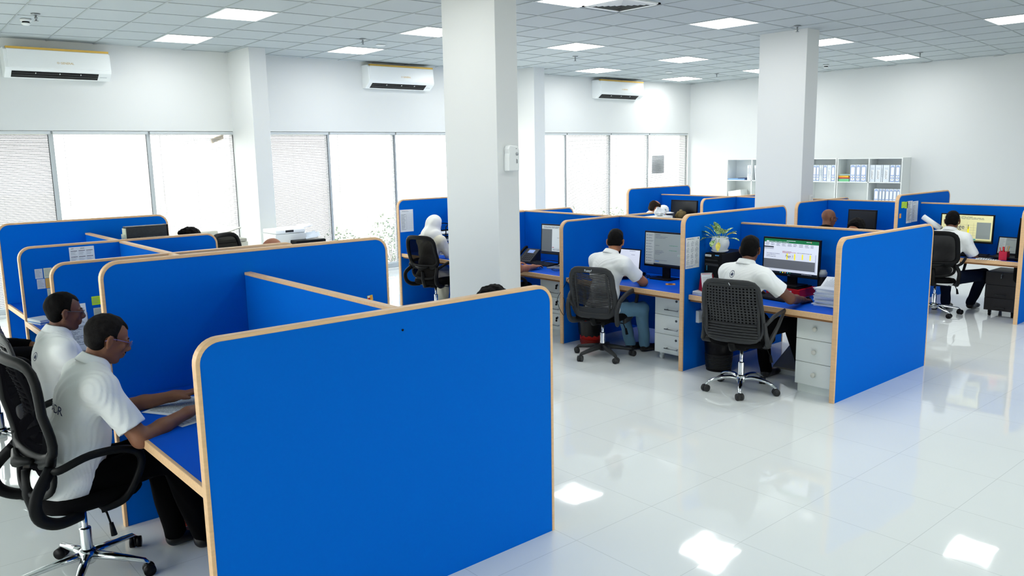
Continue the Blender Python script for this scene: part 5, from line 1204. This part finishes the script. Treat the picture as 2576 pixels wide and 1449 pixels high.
def note(lb, x, y, z, w, h, base, s_): m_ = py(lb, x, y, z, w, h, NOTE(s_), cat='sticky note', name='sticky_note', mats=[base, INK, INKL, INKB], group='sticky notes on the blue panels'); return m_
note('pale blue sticky note, upper left of the five on the calendar panel', 1.215, 7.04, 1.075, .053, .075, PAPERB, 1); note('cream sticky note, upper right of the five on the calendar panel', 1.275, 7.04, 1.075, .058, .077, PAPERC, 2)
note('pale blue sticky note, lower left of the five on the calendar panel', 1.222, 7.04, .995, .055, .076, PAPERB, 3); note('orange yellow sticky note of the five on the calendar panel', 1.28, 7.04, .995, .062, .077, mat('amber_note', '#E8B44A', .8), 4); note('cream sticky note, lowest of the five on the calendar panel', 1.285, 7.04, .915, .058, .076, PAPERC, 5)
note('lime green sticky note beside the second man', 1.315, 5.83, 1.015, .055, .058, LIME, 6)
note('cream folded note below the lime one beside the second man', 1.32, 5.83, .935, .07, .06, PAPERC, 7)
# right row notes
note('lime sticky note, left one of the bright pair on the right hand tall panel', 9.94, 4.36, 1.225, .085, .075, LIME, 8); note('lime sticky note, right one of the bright pair on the right hand tall panel', 10.03, 4.36, 1.215, .085, .08, LIME, 9)
note('small orange sticky note tilted on the right hand tall panel', 9.895, 4.36, 1.105, .05, .055, ORG, 10)
py('long printed list pinned left on the right hand tall panel', 10.09, 4.36, 1.03, .15, .27, d_text(22, 5)); py('tall form with flow boxes pinned right on the right hand tall panel', 10.245, 4.36, 1.035, .16, .255, d_form)
m = MB(); P_ = Plane2(m, (2.625, 4.51-TH/2-.001, 1.035), (1, 0, .1), (-.1, 0, 1), (0, -1, 0)); P_.rect(0, 0, .04, .035, 0); P_.rect(.003, .003, .02, .02, 1, 2); P_.rect(.022, .006, .037, .03, 2, 2); P_.rect(.004, .022, .018, .032, 3, 2); tag(m.build('sticker', [YEL, RED, ORG, PAPER]), 'tiny yellow and red sticker on the tall second panel', 'sticker')
# row A papers
def flat_sheet(lb, x, y, z, rz, w, h, draw, **k):
    c, s_ = math.cos(rz), math.sin(rz); return sheet(lb, (x, y, z), (c, s_, 0), (-s_, c, 0), (0, 0, 1), w, h, draw, **k)
def d_table(P_, w, h):
    for q in range(15): P_.rect(w*.06, h*(.1+.055*q), w*.94, h*(.103+.055*q), 2, 2); P_.lines(w*.08, h*(.105+.055*q), w*.9, h*(.145+.055*q), 1, 2, .45, 2, q)
    for q in (.06, .3, .5, .72, .94): P_.rect(w*q, h*.1, w*q+.0008, h*.88, 2, 2)
flat_sheet('printed table sheet under both hands of the grey haired man', 1.11, 4.15, DZA+.001, math.radians(-60), .25, .30, d_table)
flat_sheet('second white sheet under the near hand of the grey haired man', 1.13, 3.98, DZA+.0006, math.radians(-75), .21, .24, d_table)
t = thing('document_stand', 'sheet holder with a printed page in front of the second man', 'stand', (1.135, 5.60, DZA+.03), PI/2+.05)
m = MB(); m.M = Matrix.Rotation(.12, 4, 'Y'); P_ = Plane2(m, (-.001, .105, .02), (0, -1, 0), (0, 0, 1), (-1, 0, 0)); P_.rect(0, 0, .21, .30, 0); d_text(34, 3)(P_, .21, .30); m.build('page', [PAPER, INK, INKL, INKB], t)
m = MB(); m.M = Matrix.Rotation(.12, 4, 'Y'); m.box((0, -.11, 0), (.004, .11, .26)); m.build('backplate', mat('clear_grey', '#7F8A90', .3), t)
m = MB(); m.box((-.04, -.11, -.03), (.10, .11, .0)); m.build('foot', GREYP, t)
def pile(lb, x, y, z, w, d, n, rz=0, cols=(PAPER, PAPERB), cat='papers', name='paper_stack'):
    t = thing(name, lb, cat, (x, y, z), rz); rg = random.Random(n)
    for q in range(n): m = MB(); m.M = Matrix.Rotation(rg.uniform(-.08, .08), 4, 'Z'); m.box((-w/2, -d/2, .009*q), (w/2, d/2, .009*q+.0084)); m.build('paper_bundle', cols[q % len(cols)], t)
    return t
pile('stack of papers and a dark folder under the document stand sheet', 1.22, 5.38, DZA, .22, .24, 6, .2, (PAPER, PAPERB, GREYP))
pile('small blue and white leaflet stack on the left desk behind the second man', 1.20, 6.86, .76, .12, .20, 4, .3, (PAPERB, mat('leaflet_blue', '#5C8FC4', .6), PAPER))
# binder and desk calendar behind the left divider
t = thing('box_file', 'black marbled box file standing open edged behind the left divider', 'file', (2.17, 7.45, 1.06), 0)
m = MB(); m.box((-.17, -.05, 0), (.17, .05, .335)); m.build('marbled_cover', mat('marbled', '#1A1F1E', .5, var=.9, vscale=70, bump=.1), t, bevel=.003)
m = MB(); m.box((.165, -.052, 0), (.178, .052, .337)); m.build('spine', DARK, t)
m = MB(); m.box((-.19, -.04, .0), (-.17, .04, .27)); m.box((-.178, -.045, 0), (-.17, .046, .32)); m.build('pages', PAPERC, t)
m = MB(); m.box((1.98, 7.28, .75), (2.36, 7.62, 1.058)); tag(m.build('cardboard_box', mat('cardboard', '#A98B63', .8)), 'carton under the marbled box file behind the left divider', 'box')
t = thing('desk_calendar', 'white spiral desk calendar with a photo leaning on the marbled box file', 'calendar', (2.235, 7.375, 1.06), 0)
m = MB(); P_ = Plane2(m, (-.135, 0, .0), (1, 0, 0), (0, .12, 1), (0, -1, 0)); P_.rect(0, 0, .27, .235, 0); P_.rect(.13, .12, .262, .215, 1, 2); P_.rect(.13, .05, .262, .11, 3, 2); P_.rect(.02, .19, .09, .198, 1, 2); P_.rect(.07, .10, .12, .17, 2, 2); P_.rect(.17, .02, .262, .045, 1, 2); m.build('page', [PAPER, mat('photo_grey', '#5D6468', .5), PAPERB, mat('photo_pale', '#9FB0BA', .5)], t, solid=.002)
m = MB()
for q in range(22): m.tube([(-.12+.0115*q, .028+.004*math.cos(a), .238+.007*math.sin(a)) for a in [2*PI*k/6 for k in range(6)]], .0012, 4, closed=True)
m.build('spiral', STEEL, t)
# objects of the jeans man desk
t = thing('coaster', 'small orange square coaster on the blue desk', 'coaster', (6.14, 4.82, DZB), math.radians(40)); m = MB(); m.box((-.045, -.045, 0), (.045, .045, .004)); m.build('card', mat('coaster_orange', '#C98A4E', .6), t); m = MB(); m.lathe([(.024, .0045), (0, .0045)], 20); m.build('print', DARK, t)
def cable(lb, pts, r=.003, m_=None, cat='cable', name='cable'): m = MB(); m.tube(smooth_path(pts, 7), r, 6); return tag(m.build(name, m_ or CORD), lb, cat)
cable('tangle of thin cable on the desk between laptop and grey message monitor', [(6.25, 5.42, DZB+.004), (6.40, 5.30, DZB+.012), (6.30, 5.24, DZB+.004), (6.45, 5.18, DZB+.01), (6.33, 5.33, DZB+.006), (6.48, 5.40, DZB+.01)], .0035)
cable('black cable looping down over the birch panel end by the near column', [(5.90, 5.75, DZB+.006), (5.76, 5.80, DZB+.01), (5.735, 5.86, DZB-.08), (5.70, 5.93, DZB-.22), (5.69, 5.90, DZB-.30), (5.70, 5.84, DZB-.38), (5.71, 5.82, DZB-.30), (5.72, 5.86, DZB-.20)], .003)
cable('black cable hanging under the desk left of the chevron chair', [(5.95, 5.70, DZB+.006), (5.755, 5.68, DZB+.008), (5.74, 5.70, DZB-.10), (5.78, 5.74, DZB-.22)], .003)
m = MB(); m.box((5.90, 5.60, DZB+.0005), (5.98, 5.68, DZB+.022)); tag(m.build('power_adapter', DARK, bevel=.004), 'small black power adapter at the desk edge left of the chevron chair', 'adapter')
cable('pale cable drooping under the desk to the floor behind the jeans leg', [(6.50, 5.12, DZB-.05), (6.47, 5.08, .42), (6.42, 4.95, .30), (6.44, 4.88, .42), (6.46, 4.86, DZB-.05)], .005, CORDG)
cable('long grey cable falling to the floor beside the white pedestal', [(6.45, 4.86, DZB-.05), (6.44, 4.84, .45), (6.36, 4.92, .20), (6.28, 5.02, .06), (6.24, 5.05, .008)], .005, CORDG)
cable('black cable hanging straight behind the white pedestal', [(6.50, 4.90, DZB-.05), (6.50, 4.88, .4), (6.49, 4.93, .18), (6.45, 5.0, .09)], .005)
def bin_(lb, x, y, h, r, mt, bag=None, rim=None):
    t = thing('waste_bin', lb, 'bin', (x, y, 0), 0, 'waste bins under the desks'); m = MB(); m.lathe([(0, .004), (r*.8, .004), (r*.82, 0), (r, h), (r-.004, h), (r*.80, .012)], 32)
    m.build('basket', mt, t)
    m = MB()
    for k in range(10 if not bag else 4): m.lathe([(r*(.82+.18*q)+.0035, h*q) for q in (.08+.04*k, .10+.04*k)], 32)
    m.build('lattice', GREYP if mt is DARK else mat('red_dark', '#8C1A14', .5), t)
    if bag:
        m = MB(); n_ = 40; prof = [(r*.90, h*.38), (r*.97, h*.5), (r*1.03, h*.95), (r*1.07, h*1.03), (r*.98, h*1.05), (r*.9, h*.9)]; vs = []
        for k, (q, z) in enumerate(prof):
            for a in range(n_): w_ = 1+.03*math.sin(a*2.7+k*1.3)*(k < 5); vs.append((q*w_*math.cos(2*PI*a/n_), q*w_*math.sin(2*PI*a/n_), z+.008*math.sin(a*1.9)))
        m.add(vs, [(i*n_+a, i*n_+(a+1) % n_, (i+1)*n_+(a+1) % n_, (i+1)*n_+a) for i in range(len(prof)-1) for a in range(n_)], 0, True); m.build('bin_liner', mat('bag_black', '#0B0A0A', .3), t)
bin_('red plastic bin with a black liner left of the jeans man', 5.93, 5.68, .25, .125, REDP, True); bin_('black basket bin beside the chrome based chair', 6.02, 4.17, .33, .135, DARK)
bin_('orange red bin deep under the foreground desk', 1.32, 4.37, .25, .12, mat('orange_bin', '#C9471E', .5), True)
# footrest
t = thing('footrest', 'pale wedge footrest on the floor behind the black trousers', 'footrest', (6.42, 3.58, 0), 0); m = MB(); m.prism([(-.14, .06), (.16, .22), (.16, .20), (-.14, .045)], lambda u, v, w_: (u, -.20+.40*w_, v)); m.build('slanted_board', mat('footrest_board', '#8A8378', .7), t)
m = MB(); m.box((-.13, -.18, 0), (-.11, .18, .05)); m.build('leg_board', WHITE, t); m = MB(); m.box((.12, -.18, 0), (.14, .18, .20)); m.build('leg_board', WHITE, t)
# socket boxes under desk
t = thing('power_socket', 'white double socket box under the desk beside the plug', 'socket', (5.96, 4.369-TH/2, .42)); m = MB(); m.box((-.05, -.035, 0), (.10, 0, .11)); m.build('box', WHITE, t, bevel=.004); m = MB(); m.box((.02, -.03, .11), (.05, -.006, .245)); m.box((-.02, -.04, .20), (.10, -.001, .26)); m.build('trunking', WHITE, t)
t = thing('power_plug', 'black plug hanging from the white socket box', 'plug', (5.975, 4.305, .455)); m = MB(); m.box((-.022, -.03, -.02), (.022, .009, .03)); m.build('body', DARK, t, bevel=.006); m = MB(); m.tube(smooth_path([(0, -.02, -.02), (0, -.03, -.10), (.01, -.03, -.25), (.03, -.02, -.40)], 5), .004, 6); m.build('cord', CORD, t)
# telephone
t = thing('desk_telephone', 'dark desk telephone with a small blue display beside the keyboard', 'telephone', (6.30, 7.03, DZB), math.radians(8)); m = MB(); m.prism([(-.10, 0), (.10, 0), (.10, .15), (.085, .155), (-.10, .03)], lambda u, v, w_: (u, -.10+.20*w_, v)); m.build('body', GREYP, t, bevel=.005)
sl = math.atan2(.125, .185); UU = (0, -1, 0); VV = (math.cos(sl), 0, math.sin(sl)); NN = (-math.sin(sl), 0, math.cos(sl))
m = MB(); P_ = Plane2(m, (-.10, .10, .03), UU, VV, NN, .0015); P_.rect(.06, .145, .15, .20, 0); m.build('display', mat('phone_display', '#6C86B8', .3, emit=.35), t)
m = MB()
for a in range(4):
    for c in range(5): m.M = Matrix.Identity(4); P_.mb = m; P_.rect(.055+.028*c, .02+.03*a, .073+.028*c, .038+.03*a, 0, 2)
m.build('buttons', BLACK, t); m = MB(); m.tube(smooth_path([(-.09, .115, .05), (-.02, .118, .10), (.07, .115, .16), (.10, .11, .165)], 4), .018, 8); m.build('handset', DARK, t)
cable('loop of black cable on the desk behind the telephone keyboard', [(6.35, 6.95, DZB+.005), (6.42, 6.80, DZB+.03), (6.45, 6.62, DZB+.02), (6.40, 6.45, DZB+.01), (6.46, 6.30, DZB+.02)], .004)
cable('thin black cable curl beside the silver laptop', [(6.12, 6.44, DZB+.004), (6.05, 6.38, DZB+.006), (6.02, 6.28, DZB+.004), (6.12, 6.24, DZB+.006), (6.18, 6.34, DZB+.006), (6.1, 6.4, DZB+.01)], .003)
# document tray in front of the woman
t = thing('document_tray', 'black tiered document tray beside the woman in a headscarf', 'tray', (6.32, 8.66, DZB), 0)
for k in range(3): m = MB(); m.box((-.15, -.14, .06+.09*k), (.15, .14, .068+.09*k)); m.box((-.15, .134, .06+.09*k), (.15, .14, .10+.09*k)); m.box((.144, -.14, .06+.09*k), (.15, .14, .10+.09*k)); m.build('shelf', BLACK, t)
m = MB()
for s_ in (-1, 1): m.tube(smooth_path([(-.13, s_*.14, 0), (-.13, s_*.14, .30), (-.10, s_*.14, .36), (.08, s_*.14, .36), (.13, s_*.14, .30), (.13, s_*.14, 0)], 4), .007, 6)
m.build('side_frame', BLACK, t); m = MB(); m.box((-.145, -.12, .2485), (.13, .12, .262)); m.box((-.14, -.12, .1585), (.12, .12, .175)); m.build('papers', PAPER, t)
flat_sheet('loose printed leaflet beside the document tray', 6.05, 8.30, DZB+.001, .3, .21, .29, d_text(12, 3))
# rear row: cap, bag
t = thing('cap', 'white cap with a small round badge next to the balding man', 'cap', (9.90, 7.93, 1.03), math.radians(0))
m = MB(); m.lathe([(.085, 0), (.086, .03), (.077, .07), (.052, .097), (.02, .108), (0, .109)], 28); m.build('crown', CLOTHW, t); m = MB(); vs = [(.09*math.cos(a), .09*math.sin(a)-.0, .004) for a in [-2.6+2.0*k/10 for k in range(11)]]+[(.16*math.cos(a)*.95, .165*math.sin(a), -.012) for a in [-2.45+1.7*k/10 for k in range(11)]]; m.add(vs, [(k, k+1, 12+k, 11+k) for k in range(10)], 0, True); m.build('brim', CLOTHW, t, solid=.004)
m = MB(); m.cyl((-.055, -.082, .04), (-.058, -.087, .042), .016, 14); m.build('badge', mat('badge_grey', '#8FA3A6', .6), t)
m = MB(); m.box((9.80, 7.81, DZC), (10.02, 8.05, 1.028)); tag(m.build('document_box', mat('box_file_grey', '#5A6068', .6)), 'grey box on the rear row desk carrying the white cap', 'box')
m = MB(); m.pad((0, 0, 0), .16, .15, .11, rnd_=.04, crown=.02, e=2.4, seg=24); 
for i_, v in enumerate(m.v): m.v[i_] = (v[0]+.012*math.sin(v[1]*70+v[2]*50), v[1]+.010*math.sin(v[0]*60), v[2]+.01*math.sin(v[0]*50+v[1]*40))
o_ = m.build('bag', mat('camo_brown', '#6B5A2E', .8, var=.7, vscale=22)); o_.location = (10.06, 7.72, .93); tag(o_, 'crumpled olive brown bag between the white cap and the black monitor', 'bag')
m = MB(); m.box((9.98, 7.62, DZC), (10.14, 7.80, .928)); tag(m.build('document_box', MATS['box_file_grey']), 'grey box under the olive brown bag', 'box')
# white things on the divider behind the man in jeans
t = thing('paper_tray', 'white tray with a crumpled white plastic bag seen over the divider', 'tray', (6.95, 5.64, 1.228), 0); m = MB(); m.box((-.13, -.10, .0), (.13, .10, .03)); m.build('tray', WHITE, t, bevel=.004)
m = MB(); m.pad((.02, .0, .03), .12, .09, .065, rnd_=.03, crown=.02, e=2.2, seg=24); 
for i_, v in enumerate(m.v): m.v[i_] = (v[0]+.015*math.sin(v[1]*60+v[2]*40), v[1]+.012*math.sin(v[0]*70), v[2]+(.015*math.sin(v[0]*40+v[1]*50) if v[2] > .06 else 0))
m.build('plastic_bag', mat('bag_white', '#EDF1F2', .4), t)
m = MB(); m.box((6.80, 5.50, DZB), (7.12, 5.78, 1.227)); tag(m.build('printer_cabinet', WHITE, bevel=.004), 'white box unit on the far side desk under the white tray', 'cabinet')
# right hand row
t = thing('pen_cup', 'red mesh cup of pens on the right hand desk', 'cup', (10.03, 3.215, DZC), 0); m = MB(); 
for k in range(4): m.M = Matrix.Rotation(k*PI/2, 4, 'Z'); m.box((.040, -.042, 0), (.042, .042, .10))
m.M = Matrix.Identity(4); m.box((-.042, -.042, 0), (.042, .042, .003)); m.build('holder', mat('cup_pink_red', '#C61D3E', .4), t)
for k, (dx, dy, hh, mm) in enumerate(((.01, .01, .15, RED), (-.01, -.015, .165, WOOD), (.018, -.02, .16, GOLD), (-.02, .02, .145, RED))): m = MB(); m.cyl((dx*.6, dy*.6, .004), (dx*1.8, dy*1.8, hh), .0045 if k else .011, 8); m.build('pen', mm, t)
flat_sheet('white sheets lying beside the red pen cup', 9.95, 3.22, DZC+.001, .25, .20, .25, d_text(8, 4))
t = thing('paper_roll', 'white rolled sheet leaning against the panel left of the yellowish screen', 'paper', (10.04, 4.02, 0)); m = MB(); m.tube([(0, -.11, .99), (0, .10, 1.125)], .032, 14, caps=False); m.build('roll', PAPER, t, solid=.001)
m = MB(); m.tube([(-.02, -.02, DZC+.012), (.0, -.04, .95), (0, -.02, 1.0)], .008, 6); m.lathe([(.05, DZC), (.05, DZC+.012), (0, DZC+.014)], 16); m.build('holder', BLACK, t)
t = thing('jacket', 'black jacket hanging inside the right end panel', 'jacket', (10.14, 3.075, 0)); m = MB(); n_ = 20; prof = [(.30, .05), (.34, .11), (.55, .11), (.80, .09), (.95, .06), (1.02, .03)]; vs = []
for k, (z, q) in enumerate(prof):
    for a in range(n_): an = 2*PI*a/n_; vs.append((q*1.25*math.cos(an)*(1+.08*math.sin(3*a+k)), .045*math.sin(an)*(1+.2*math.sin(5*a)), z))
m.add(vs, [(i*n_+a, i*n_+(a+1) % n_, (i+1)*n_+(a+1) % n_, (i+1)*n_+a) for i in range(len(prof)-1) for a in range(n_)]+[tuple(range(n_))[::-1], tuple((len(prof)-1)*n_+k for k in range(n_))], 0, True); m.build('cloth', TOPS['black'], t); t.location.z = .13
m = MB(); m.cyl((0, -.02, 1.02), (0, -.055, 1.03), .006, 8); m.build('hook', STEEL, t)
cable('black cable tangle under the yellowish screen', [(10.2, 3.9, DZC+.005), (10.12, 3.82, DZC+.03), (10.25, 3.78, DZC+.05), (10.15, 3.70, DZC+.01), (10.3, 3.6, DZC+.01), (10.2, 3.5, DZC+.005)], .004)
# bookcases
XB0, XB1 = 15.40, XR-.001
def bookcase(lb, y0, y1):
    t = thing('bookcase', lb, 'bookcase', ((XB0+XB1)/2, (y0+y1)/2, 0), 0, 'white bookcases along the right wall'); hx, hy = (XB1-XB0)/2, (y1-y0)/2; H_ = 1.757; th = .018
    for s_ in (-1, 1): m = MB(); m.box((-hx, s_*hy, 0), (hx, s_*(hy-th), H_)); m.build('side_panel', WHITE, t)
    m = MB(); m.box((-hx, -.009, .05), (hx-.006, .009, H_-th)); m.build('middle_panel', WHITE, t)
    m = MB(); m.box((hx-.006, -hy+th, .05), (hx, hy-th, H_-th)); m.build('back_panel', WHITE, t)
    for z in (H_, 1.302, .847, .392, .07):
        m = MB(); m.box((-hx, -hy+th, z-th), (hx, hy-th, z)) if z != H_ else m.box((-hx, -hy+th, z-th), (hx, hy-th, z)); m.build('top_board' if z == H_ else 'shelf', WHITE, t)
bookcase('white bookcase with coloured folders, the rightmost of three', 6.75, 8.02); bookcase('white bookcase half hidden by the far column, middle of three', 8.04, 9.30); bookcase('white bookcase with few folders left of the far column', 9.32, 10.58)
SPB = mat('binder_blue', '#3B6FC0', .5); SPW = mat('binder_white', '#DCE4EC', .5); SPL = mat('binder_label', '#F0F3F6', .7)
def binder(lb, y0, y1, z, h=.32, kind='blue', lean=0, d=.28):
    t = thing('ring_binder', lb, 'binder', (15.425, (y0+y1)/2, z), 0, 'ring binders in the bookcases'); w = abs(y1-y0)-.004; t.rotation_euler = (lean, 0, 0)
    m = MB(); m.box((0, -w/2, 0), (d, w/2, h)); m.build('cover', SPW, t, bevel=.002)
    m = MB(); P_ = Plane2(m, (-.0005, w/2, 0), (0, -1, 0), (0, 0, 1), (-1, 0, 0), .0006)
    if kind == 'blue':
        P_.rect(w*.08, .01, w*.92, h*.90, 0); P_.rect(w*.16, h*.40, w*.84, h*.87, 1, 2); P_.rect(w*.16, h*.25, w*.84, h*.37, 1, 2); P_.rect(w*.16, .02, w*.84, h*.22, 1, 2); P_.rect(w*.42, h*.29, w*.58, h*.33, 2, 3); P_.rect(w*.42, h*.14, w*.58, h*.18, 2, 3); P_.lines(w*.2, h*.92, w*.8, h*.97, 1, 0, .6, 2)
    elif kind == 'plain':
        P_.rect(w*.2, h*.15, w*.8, h*.85, 3); P_.rect(w*.24, h*.17, w*.76, h*.83, 1, 2); P_.lines(w*.3, h*.25, w*.7, h*.68, 12, 2, .4, 3, 3); P_.rect(w*.25, h*.72, w*.75, h*.82, 3, 3); P_.rect(w*.42, h*.19, w*.58, h*.23, 2, 3)
    else: P_.lines(w*.25, h*.3, w*.75, h*.8, 5, 2, .35, 2, 4)
    m.build('spine_label', [SPB, SPL, INK, PAPERB], t)
Z1, Z2 = 1.3025, .8475
pos = ['first', 'second', 'third', 'fourth', 'fifth', 'sixth', 'seventh']
for k, (a, b_, kd) in enumerate(((8.54, 8.475, 'blue'), (8.47, 8.41, 'blue'), (8.405, 8.365, 'white'), (8.36, 8.33, 'white'), (8.32, 8.245, 'blue'), (8.24, 8.155, 'plain'), (8.15, 8.075, 'blue'))): binder('%s binder from the left in the shelf just right of the far column' % pos[k], a, b_, Z1, kind=kd)
for k, (a, b_) in enumerate(((7.765, 7.655), (7.645, 7.56), (7.55, 7.44))): binder('white and blue binder, %s right of the coloured folders' % pos[k], a, b_, Z1, .325)
for k, (a, b_, kd) in enumerate(((7.375, 7.275, 'plain'), (7.265, 7.155, 'plain'), (7.15, 7.125, 'white'), (7.115, 7.0, 'plain'), (6.985, 6.895, 'blue'), (6.885, 6.80, 'blue'))): binder('%s binder from the left in the top right bookcase bay' % pos[k], a, b_, Z1, kind=kd)
for k, (a, b_) in enumerate(((7.27, 7.18), (7.17, 7.12), (7.11, 7.06), (7.05, 6.98), (6.975, 6.91), (6.905, 6.84), (6.835, 6.78))): binder('%s binder from the left in the second row right bay' % pos[k], a, b_, Z2, .325)
binder('thin white binder standing alone left of the far column', 10.075, 10.025, Z1, kind='white'); binder('second thin white binder standing left of the far column', 10.02, 9.985, Z1, kind='none')
binder('leaning white binder cut off by the far column', 9.875, 9.80, Z1, kind='none', lean=-.10); binder('second leaning white binder behind the far column edge', 9.74, 9.66, Z1, kind='none', lean=-.16)
for k, (mm, z, h, r_, lb) in enumerate(((mat('folder_green', '#6FC08A', .6), 0, .055, 0, 'pale green box file at the bottom of the coloured folders'), (mat('folder_red', '#C23B4A', .6), .056, .022, .1, 'thin red folder above the green one'), (mat('folder_yellow', '#E9B02E', .6), .079, .035, -.06, 'yellow orange folder in the coloured stack'), (mat('folder_sage', '#9DB5AC', .7), .115, .03, .12, 'grey green folder on top of the coloured stack'))):
    m = MB(); m.M = Matrix.Rotation(r_, 4, 'Z'); m.box((-.13, -.105, 0), (.15, .105, h-.001)); o_ = m.build('folder', mm, bevel=.003); o_.location = (15.55, 7.885, Z1+z); tag(o_, lb, 'folder', 'coloured folders on the shelf')
m = MB(); m.box((15.41, 10.13, Z1), (15.70, 10.545, Z1+.03)); tag(m.build('folder', mat('folder_blue', '#7FA6D6', .6)), 'blue folder lying flat in the left bookcase', 'folder')
m = MB(); m.box((15.42, 10.10, Z1+.0305), (15.66, 10.30, Z1+.045)); tag(m.build('folder', mat('folder_navy', '#2B3E66', .6)), 'dark thin folder on the flat blue one', 'folder')
m = MB(); m.M = Matrix.Rotation(-.15, 4, 'X'); m.box((-.12, -.15, 0), (.14, .17, .20)); o_ = m.build('magazine_file', WHITE); o_.location = (15.54, 10.35, Z2+.026); tag(o_, 'white file box tilted in the second shelf of the left bookcase', 'file')
# copier, printers on cabinets by the windows
t = thing('side_cabinet', 'low white cabinet under the grey copier by the windows', 'cabinet', (4.05, 10.70, 0)); m = MB(); m.box((-.60, -.28, 0), (.55, .28, .70)); m.build('body', WHITE, t, bevel=.004); m = MB(); m.box((-.58, -.295, .05), (-.03, -.28, .68)); m.build('door', WHITE, t); m = MB(); m.box((-.02, -.295, .05), (.53, -.28, .68)); m.build('door', WHITE, t)
GC = mat('copier_grey', '#C4C3B4', .5); GC2 = mat('copier_grey_dark', '#A3A294', .5)
t = thing('copier', 'pale grey office copier with a sloped feeder left of the first pilaster', 'copier', (4.02, 10.66, .70)); m = MB(); m.box((-.42, -.24, 0), (.30, .25, .17)); m.build('body', GC, t, bevel=.008)
m = MB(); m.box((-.40, -.25, .175), (.28, .25, .215)); m.build('lid', GC2, t, bevel=.006); m = MB(); m.box((-.50, -.22, .22), (-.08, .22, .34)); m.build('feeder', GC, t, bevel=.02)
m = MB(); m.add([(-.10, -.18, .27), (.24, -.18, .36), (.24, .18, .36), (-.10, .18, .27), (-.10, -.18, .25), (.24, -.18, .345), (.24, .18, .345), (-.10, .18, .25)], [(0, 1, 2, 3), (4, 7, 6, 5), (0, 4, 5, 1), (1, 5, 6, 2), (2, 6, 7, 3), (3, 7, 4, 0)]); m.build('feed_tray', GC, t)
m = MB(); m.box((.28, -.22, .0), (.42, .24, .07)); m.box((-.42, -.27, .10), (.20, -.24, .16)); m.build('control_panel', GC2, t, bevel=.005)
t = thing('side_cabinet', 'low white cabinet carrying the white and the black printers', 'cabinet', (5.18, 10.70, 0)); m = MB(); m.box((-.48, -.28, 0), (.48, .28, .66)); m.build('body', WHITE, t, bevel=.004); m = MB(); m.box((-.46, -.295, .05), (.46, -.28, .64)); m.build('door', WHITE, t)
t = thing('printer', 'white multifunction printer with a raised paper tray', 'printer', (4.98, 10.68, .66)); m = MB(); m.box((-.24, -.20, 0), (.22, .22, .26)); m.build('body', WHITE, t, bevel=.012); m = MB(); m.box((-.24, -.21, .262), (.20, .22, .32)); m.build('scanner_lid', mat('printer_white', '#EEF2F3', .4), t, bevel=.015)
m = MB(); m.add([(.05, -.16, .30), (.34, -.16, .36), (.34, .16, .36), (.05, .16, .30), (.05, -.16, .285), (.34, -.16, .345), (.34, .16, .345), (.05, .16, .285)], [(0, 1, 2, 3), (4, 7, 6, 5), (0, 4, 5, 1), (1, 5, 6, 2), (2, 6, 7, 3), (3, 7, 4, 0)]); m.build('paper_tray', MATS['printer_white'], t); m = MB(); m.box((-.10, -.212, .28), (.02, -.2105, .31)); m.build('panel', GREYP, t)
t = thing('printer', 'small black printer with a sheet in its tray beside the white printer', 'printer', (5.17, 10.45, .66)); m = MB(); m.box((-.21, -.15, 0), (.22, .12, .12)); m.build('body', DARK, t, bevel=.008); m = MB(); m.box((-.22, -.16, .122), (.225, .12, .17)); m.build('lid', BLACK, t, bevel=.01)
m = MB(); m.add([(.0, .0, .17), (.14, -.06, .19), (.20, .10, .27), (.04, .13, .24)], [(0, 1, 2, 3)]); m.add([(.06, .0, .175), (.22, -.02, .20), (.26, .10, .25), (.10, .13, .22)], [(0, 1, 2, 3)]); m.build('output_paper', [PAPERB], t, solid=.003)
m = MB(); m.box((-.10, -.168, .055), (.08, -.1505, .075)); m.build('paper', PAPER, t); m = MB(); P_ = Plane2(m, (.10, -.1505, .085), (1, 0, 0), (0, 0, 1), (0, -1, 0), .001); P_.lines(0, 0, .09, .018, 1, 0, .5, 2, 4); m.build('brand_mark', STEEL, t)
cable('thin dark lead from the white printer towards the black one', [(4.76, 10.478, .80), (4.85, 10.46, .76), (4.96, 10.44, .765)], .004)
# tiny screw on the foreground panel
m = MB(); m.cyl((1.855, 2.911-TH/2, 1.215), (1.855, 2.911-TH/2-.003, 1.215), .005, 10); tag(m.build('screw', DARK), 'tiny dark screw near the top of the foreground panel', 'screw')
